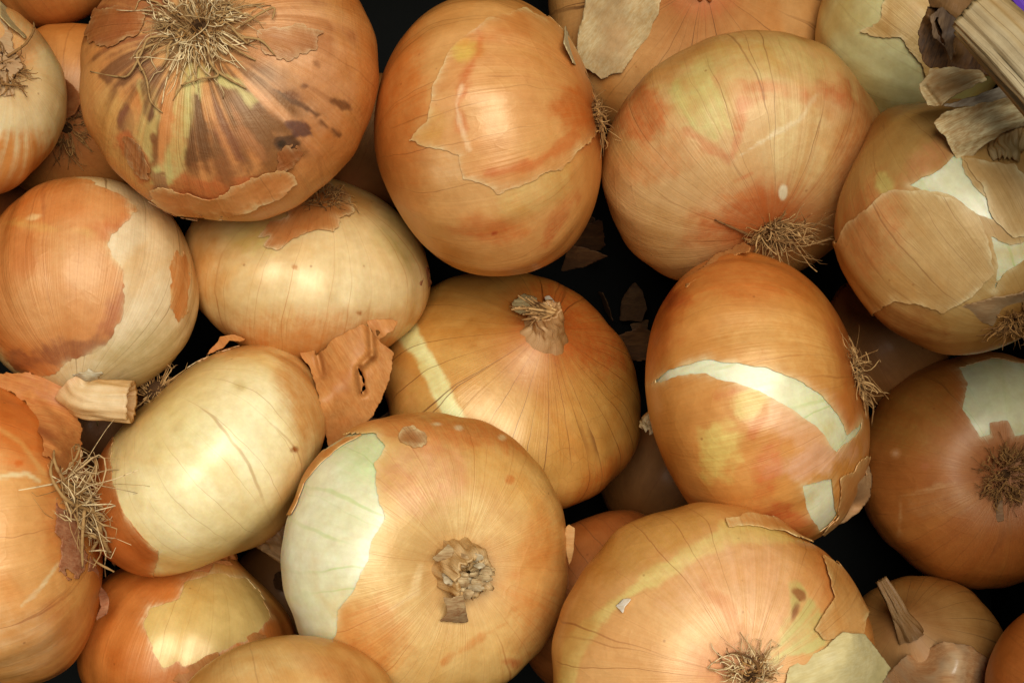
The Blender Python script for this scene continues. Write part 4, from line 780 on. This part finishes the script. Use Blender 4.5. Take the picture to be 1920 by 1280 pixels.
o, r = onion('O22', 'dark brown onion low in the gap right of the half peeled onion')
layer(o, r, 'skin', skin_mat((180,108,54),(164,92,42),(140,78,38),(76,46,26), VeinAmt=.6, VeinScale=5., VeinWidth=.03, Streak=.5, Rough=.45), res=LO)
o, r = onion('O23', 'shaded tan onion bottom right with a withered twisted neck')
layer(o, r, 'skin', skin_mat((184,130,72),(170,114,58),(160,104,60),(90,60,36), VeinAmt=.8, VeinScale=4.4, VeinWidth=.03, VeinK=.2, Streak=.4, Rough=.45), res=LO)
neck(o, r, skin_mat((160,114,68),(126,86,48),(126,86,48),(80,54,30), Streak=1.2, Bump=1., VeinAmt=.6, VeinScale=7.), [(10,20,-8),(0,0,14),(-16,-34,26),(-30,-60,30)], [26,16,12,10], ridges=6, depth=.14, ragged=.5, seed=14)
sheet('torn_peel', r, [(1640,1290),(1668,1258),(1700,1228),(1770,1202),(1800,1205),(1826,1212),(1850,1235),(1846,1290)], [(1640,1290,14),(1700,1228,26),(1770,1202,36),(1826,1212,30),(1850,1240,20),(1846,1290,14),(1750,1260,46),(1720,1250,24),(1800,1240,56)], paper_mat((232,172,112),(212,142,84),(232,196,146), rough=.3, spec=.6, trans=.15, scale=(90, 750)), wrinkle=5, rag=3, step=3)
o, r = onion('O24', 'orange onion cut off by the bottom right corner')
layer(o, r, 'skin', skin_mat((206,120,52),(196,106,42), VeinAmt=.3, Streak=.35, Rough=.4), res=LO)

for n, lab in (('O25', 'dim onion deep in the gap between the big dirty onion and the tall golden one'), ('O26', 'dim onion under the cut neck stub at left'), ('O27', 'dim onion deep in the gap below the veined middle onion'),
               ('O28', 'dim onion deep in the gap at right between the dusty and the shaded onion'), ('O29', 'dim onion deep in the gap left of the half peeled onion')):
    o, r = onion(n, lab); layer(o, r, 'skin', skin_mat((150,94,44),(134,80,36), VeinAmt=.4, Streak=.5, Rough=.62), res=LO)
# ------------------------------------------------------------------ dry stalk, flakes in the gap, purple crate edge
STRAW = paper_mat((222,186,118),(196,154,90),(160,120,72), rough=.6, trans=.05, direction=.0, scale=(90, 750), bump=.8)
st = thing('dry_stalk', hit(1850, 130)[0], 'dry straw coloured stalk with curled brown leaf sheaths lying in the top right corner', 'stalk')
ZS = .085
def stalk(path, rad, ridges, mat, name, flat=.6, seed=0):
    P = np.array([at(x, y, z) for x, y, z in path]); m = 30; xi = np.linspace(0, len(P)-1, m); P = np.stack([np.interp(xi, range(len(P)), P[:, c]) for c in range(3)], 1)
    t = nrm(np.gradient(P, axis=0)); b = nrm(np.cross(t, [0, 0, 1.])); a = np.cross(b, t); nk = 64; an = np.arange(nk)/nk*2*PI; s = np.linspace(0, 1, m)
    w = 1+.06*np.sin(ridges*an[None]+.8*np.sin(s[:, None]*4))+.06*np.sin((ridges*2+3)*an[None]+1+s[:, None]*2)+.04*np.sin(31*an[None]+s[:, None]*5)
    R = np.interp(xi, range(len(rad)), rad)[:, None]*W/1920*.86*w
    V = (P[:, None]+R[..., None]*(np.cos(an)[None, :, None]*b[:, None]+flat*np.sin(an)[None, :, None]*a[:, None]))
    caps = [P[0]+(V[0]-P[0])*.6+t[0]*.002, P[0]+(V[0]-P[0])*.1+t[0]*.004]
    V = np.concatenate([np.stack(caps[::-1]), V]).reshape(-1, 3); i = np.arange(len(V)).reshape(-1, nk); j = np.roll(i, -1, 1); q = np.stack([i[:-1], j[:-1], j[1:], i[1:]], -1).reshape(-1, 4)
    cy = np.stack([np.tile(np.cos(an), len(i)), np.tile(np.sin(an), len(i)), np.repeat(np.linspace(.3, .7, len(i)), nk)], 1)
    return mk(name, V, np.concatenate([q[:, [0, 1, 2]], q[:, [0, 2, 3]]]), mat, st, {'cyl': ('FLOAT_VECTOR', cy), 'paint': ('FLOAT_COLOR', np.zeros((len(V), 4)))})
MS = skin_mat((220,194,150),(186,154,110),(186,154,110),(86,56,32), VeinAmt=.9, VeinScale=3., VeinWidth=.04, VeinK=.5, Streak=.8, Rough=.6, SSS=0., Bump=.7, Speckle=0.)
stalk([(1828,18,ZS),(1890,76,ZS+.006),(1960,150,ZS+.012),(2060,260,ZS+.02)], [50,52,54,56], 5, MS, 'stem')
stalk([(1796,56,ZS-.010),(1850,112,ZS-.006),(1900,168,ZS-.003),(1980,260,ZS)], [10,14,16,18], 3, skin_mat((206,176,120),(150,120,80), Streak=.8, Rough=.6, SSS=0., Bump=.7), 'leaf_stem', flat=.8)
LEAF = paper_mat((246,212,150),(204,154,94),(160,112,60), rough=.6, trans=.06, direction=.38, scale=(90, 750), bump=.9)
DARK = paper_mat((112,72,34),(74,46,20),(146,100,54), rough=.6, trans=.05, direction=1.2, scale=(90, 750), bump=.9)
z1 = O['O4'].z+O['O4'].a*.6
def leaf(ol, ctrl, mat, **kw): return sheet('leaf_sheath', st, ol, ctrl, mat, absz=z1, step=2.6, thick=.0005, **kw)
leaf([(1749,230),(1770,212),(1830,198),(1930,176),(1945,225),(1880,250),(1835,280),(1808,318),(1795,300),(1775,262)], [(1749,230,60),(1830,198,84),(1930,176,90),(1945,225,60),(1835,280,64),(1808,318,50),(1840,235,92)], LEAF, wrinkle=6, rag=3, folds=[(1770,225,1930,190,-10,10),(1800,270,1930,220,8,9)], label='wide torn leaf sheath with brown grain')
leaf([(1770,198),(1830,180),(1880,160),(1940,150),(1945,178),(1880,192),(1830,198),(1785,202)], [(1770,198,70),(1830,180,86),(1940,150,96),(1945,178,90),(1830,198,76)], paper_mat((214,188,150),(170,140,108),(120,96,72), trans=.05, direction=.3, scale=(90, 750)), wrinkle=4, rag=2, seed=2)
leaf([(1724,158),(1745,130),(1790,126),(1840,132),(1850,150),(1790,178),(1765,200),(1740,198),(1730,180)], [(1724,158,46),(1745,130,52),(1840,132,50),(1790,178,66),(1740,198,60),(1780,150,62)], LEAF, wrinkle=7, rag=3, seed=3, folds=[(1735,165,1760,198,-10,6),(1765,165,1830,140,8,8)])
leaf([(1738,10),(1790,15),(1830,40),(1850,100),(1900,150),(1850,140),(1790,128),(1745,128),(1728,115),(1722,60)], [(1738,10,40),(1830,40,44),(1850,100,36),(1745,128,34),(1722,60,30),(1780,70,48)], DARK, wrinkle=8, rag=4, seed=4, folds=[(1740,30,1790,100,12,9),(1760,20,1800,70,-10,7)], label='dark brown crumpled leaf sheath')
leaf([(1745,30),(1765,14),(1800,40),(1790,80),(1784,112),(1772,90),(1750,70)], [(1745,30,62),(1765,14,64),(1800,40,70),(1784,112,60),(1770,60,74)], paper_mat((150,112,74),(104,74,48),(70,48,32), trans=.05, direction=1.3, scale=(90, 750)), wrinkle=6, rag=3, seed=5, holes=[[(1752,40),(1758,30),(1768,70),(1775,90),(1764,80)]])
leaf([(1740,-20),(1840,-20),(1826,20),(1800,40),(1770,18),(1742,14)], [(1740,-20,50),(1840,-20,60),(1800,40,56),(1742,14,46),(1780,10,64)], DARK, wrinkle=7, rag=3, seed=6)
o = O['O4']; stb = hit(1884, 262)[0]
neck(o, st, skin_mat((206,170,112),(150,110,66), Streak=.9, Rough=.6, Bump=.8), [(10,-40,-4),(4,-10,10),(0,14,18),(0,26,20)], [22,26,27,22], ridges=6, depth=.1, ragged=.5, hollow=.55, seed=21, base=(hit(1886,268)[0], o.e3), name='cut_stub')
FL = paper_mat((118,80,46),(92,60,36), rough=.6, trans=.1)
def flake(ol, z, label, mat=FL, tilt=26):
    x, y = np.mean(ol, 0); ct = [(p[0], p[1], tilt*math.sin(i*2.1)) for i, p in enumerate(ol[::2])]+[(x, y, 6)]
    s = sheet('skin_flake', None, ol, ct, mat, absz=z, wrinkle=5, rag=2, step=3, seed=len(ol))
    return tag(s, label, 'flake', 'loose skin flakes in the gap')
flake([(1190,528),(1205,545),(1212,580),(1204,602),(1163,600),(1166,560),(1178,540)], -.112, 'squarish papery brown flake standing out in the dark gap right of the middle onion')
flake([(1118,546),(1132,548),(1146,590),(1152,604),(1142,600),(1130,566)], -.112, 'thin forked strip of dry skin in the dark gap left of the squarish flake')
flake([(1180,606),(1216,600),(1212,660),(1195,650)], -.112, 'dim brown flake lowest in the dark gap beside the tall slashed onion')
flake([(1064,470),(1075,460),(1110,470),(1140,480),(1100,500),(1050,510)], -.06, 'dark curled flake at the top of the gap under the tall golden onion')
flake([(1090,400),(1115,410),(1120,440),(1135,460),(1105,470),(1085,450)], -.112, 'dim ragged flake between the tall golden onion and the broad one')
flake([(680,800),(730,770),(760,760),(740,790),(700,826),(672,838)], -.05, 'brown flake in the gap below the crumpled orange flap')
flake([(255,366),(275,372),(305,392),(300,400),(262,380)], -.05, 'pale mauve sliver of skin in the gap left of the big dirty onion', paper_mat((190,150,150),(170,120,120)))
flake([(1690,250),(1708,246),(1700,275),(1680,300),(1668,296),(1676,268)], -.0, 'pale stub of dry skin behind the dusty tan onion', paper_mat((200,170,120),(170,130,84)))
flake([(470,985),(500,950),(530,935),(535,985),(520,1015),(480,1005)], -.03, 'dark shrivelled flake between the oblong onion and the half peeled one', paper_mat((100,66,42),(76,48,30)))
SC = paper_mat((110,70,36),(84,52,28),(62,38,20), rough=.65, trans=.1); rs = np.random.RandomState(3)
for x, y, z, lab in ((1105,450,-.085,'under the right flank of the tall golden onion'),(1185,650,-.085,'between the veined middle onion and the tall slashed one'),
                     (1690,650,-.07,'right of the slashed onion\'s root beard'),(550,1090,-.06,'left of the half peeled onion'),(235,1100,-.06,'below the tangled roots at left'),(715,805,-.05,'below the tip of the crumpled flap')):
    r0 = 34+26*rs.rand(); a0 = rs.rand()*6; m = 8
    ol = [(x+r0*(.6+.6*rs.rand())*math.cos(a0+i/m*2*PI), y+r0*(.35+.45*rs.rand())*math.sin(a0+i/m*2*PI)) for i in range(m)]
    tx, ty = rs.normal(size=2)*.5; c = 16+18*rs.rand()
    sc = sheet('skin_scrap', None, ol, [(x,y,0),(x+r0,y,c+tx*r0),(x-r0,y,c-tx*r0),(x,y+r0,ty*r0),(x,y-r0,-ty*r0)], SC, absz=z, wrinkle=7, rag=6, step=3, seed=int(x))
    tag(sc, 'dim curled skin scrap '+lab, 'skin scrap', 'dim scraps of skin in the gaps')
PUR = plain_mat('purple_plastic', (112, 70, 190), .35)
pc = thing('purple_crate', at(1915, 5, .03), 'purple plastic edge showing past the stalk in the top right corner', 'rim')
def slab(name, quad, z0, z1, mat, parent):
    V = np.concatenate([at(*np.array(quad, float).T, z1), at(*np.array(quad, float).T, z0)])
    F = np.array([[0, 1, 2, 3], [7, 6, 5, 4], [0, 4, 5, 1], [1, 5, 6, 2], [2, 6, 7, 3], [3, 7, 4, 0]])
    o = mk(name, V, F, mat, parent, smooth_=False); b = o.modifiers.new('bevel', 'BEVEL'); b.width = .002; b.segments = 2; return o
slab('rim_panel', [(1860,-40),(2010,-40),(2010,60),(1935,50)], -.02, .045, PUR, pc)
for ob in S.objects:
    if 'wloc' in ob: del ob['wloc']
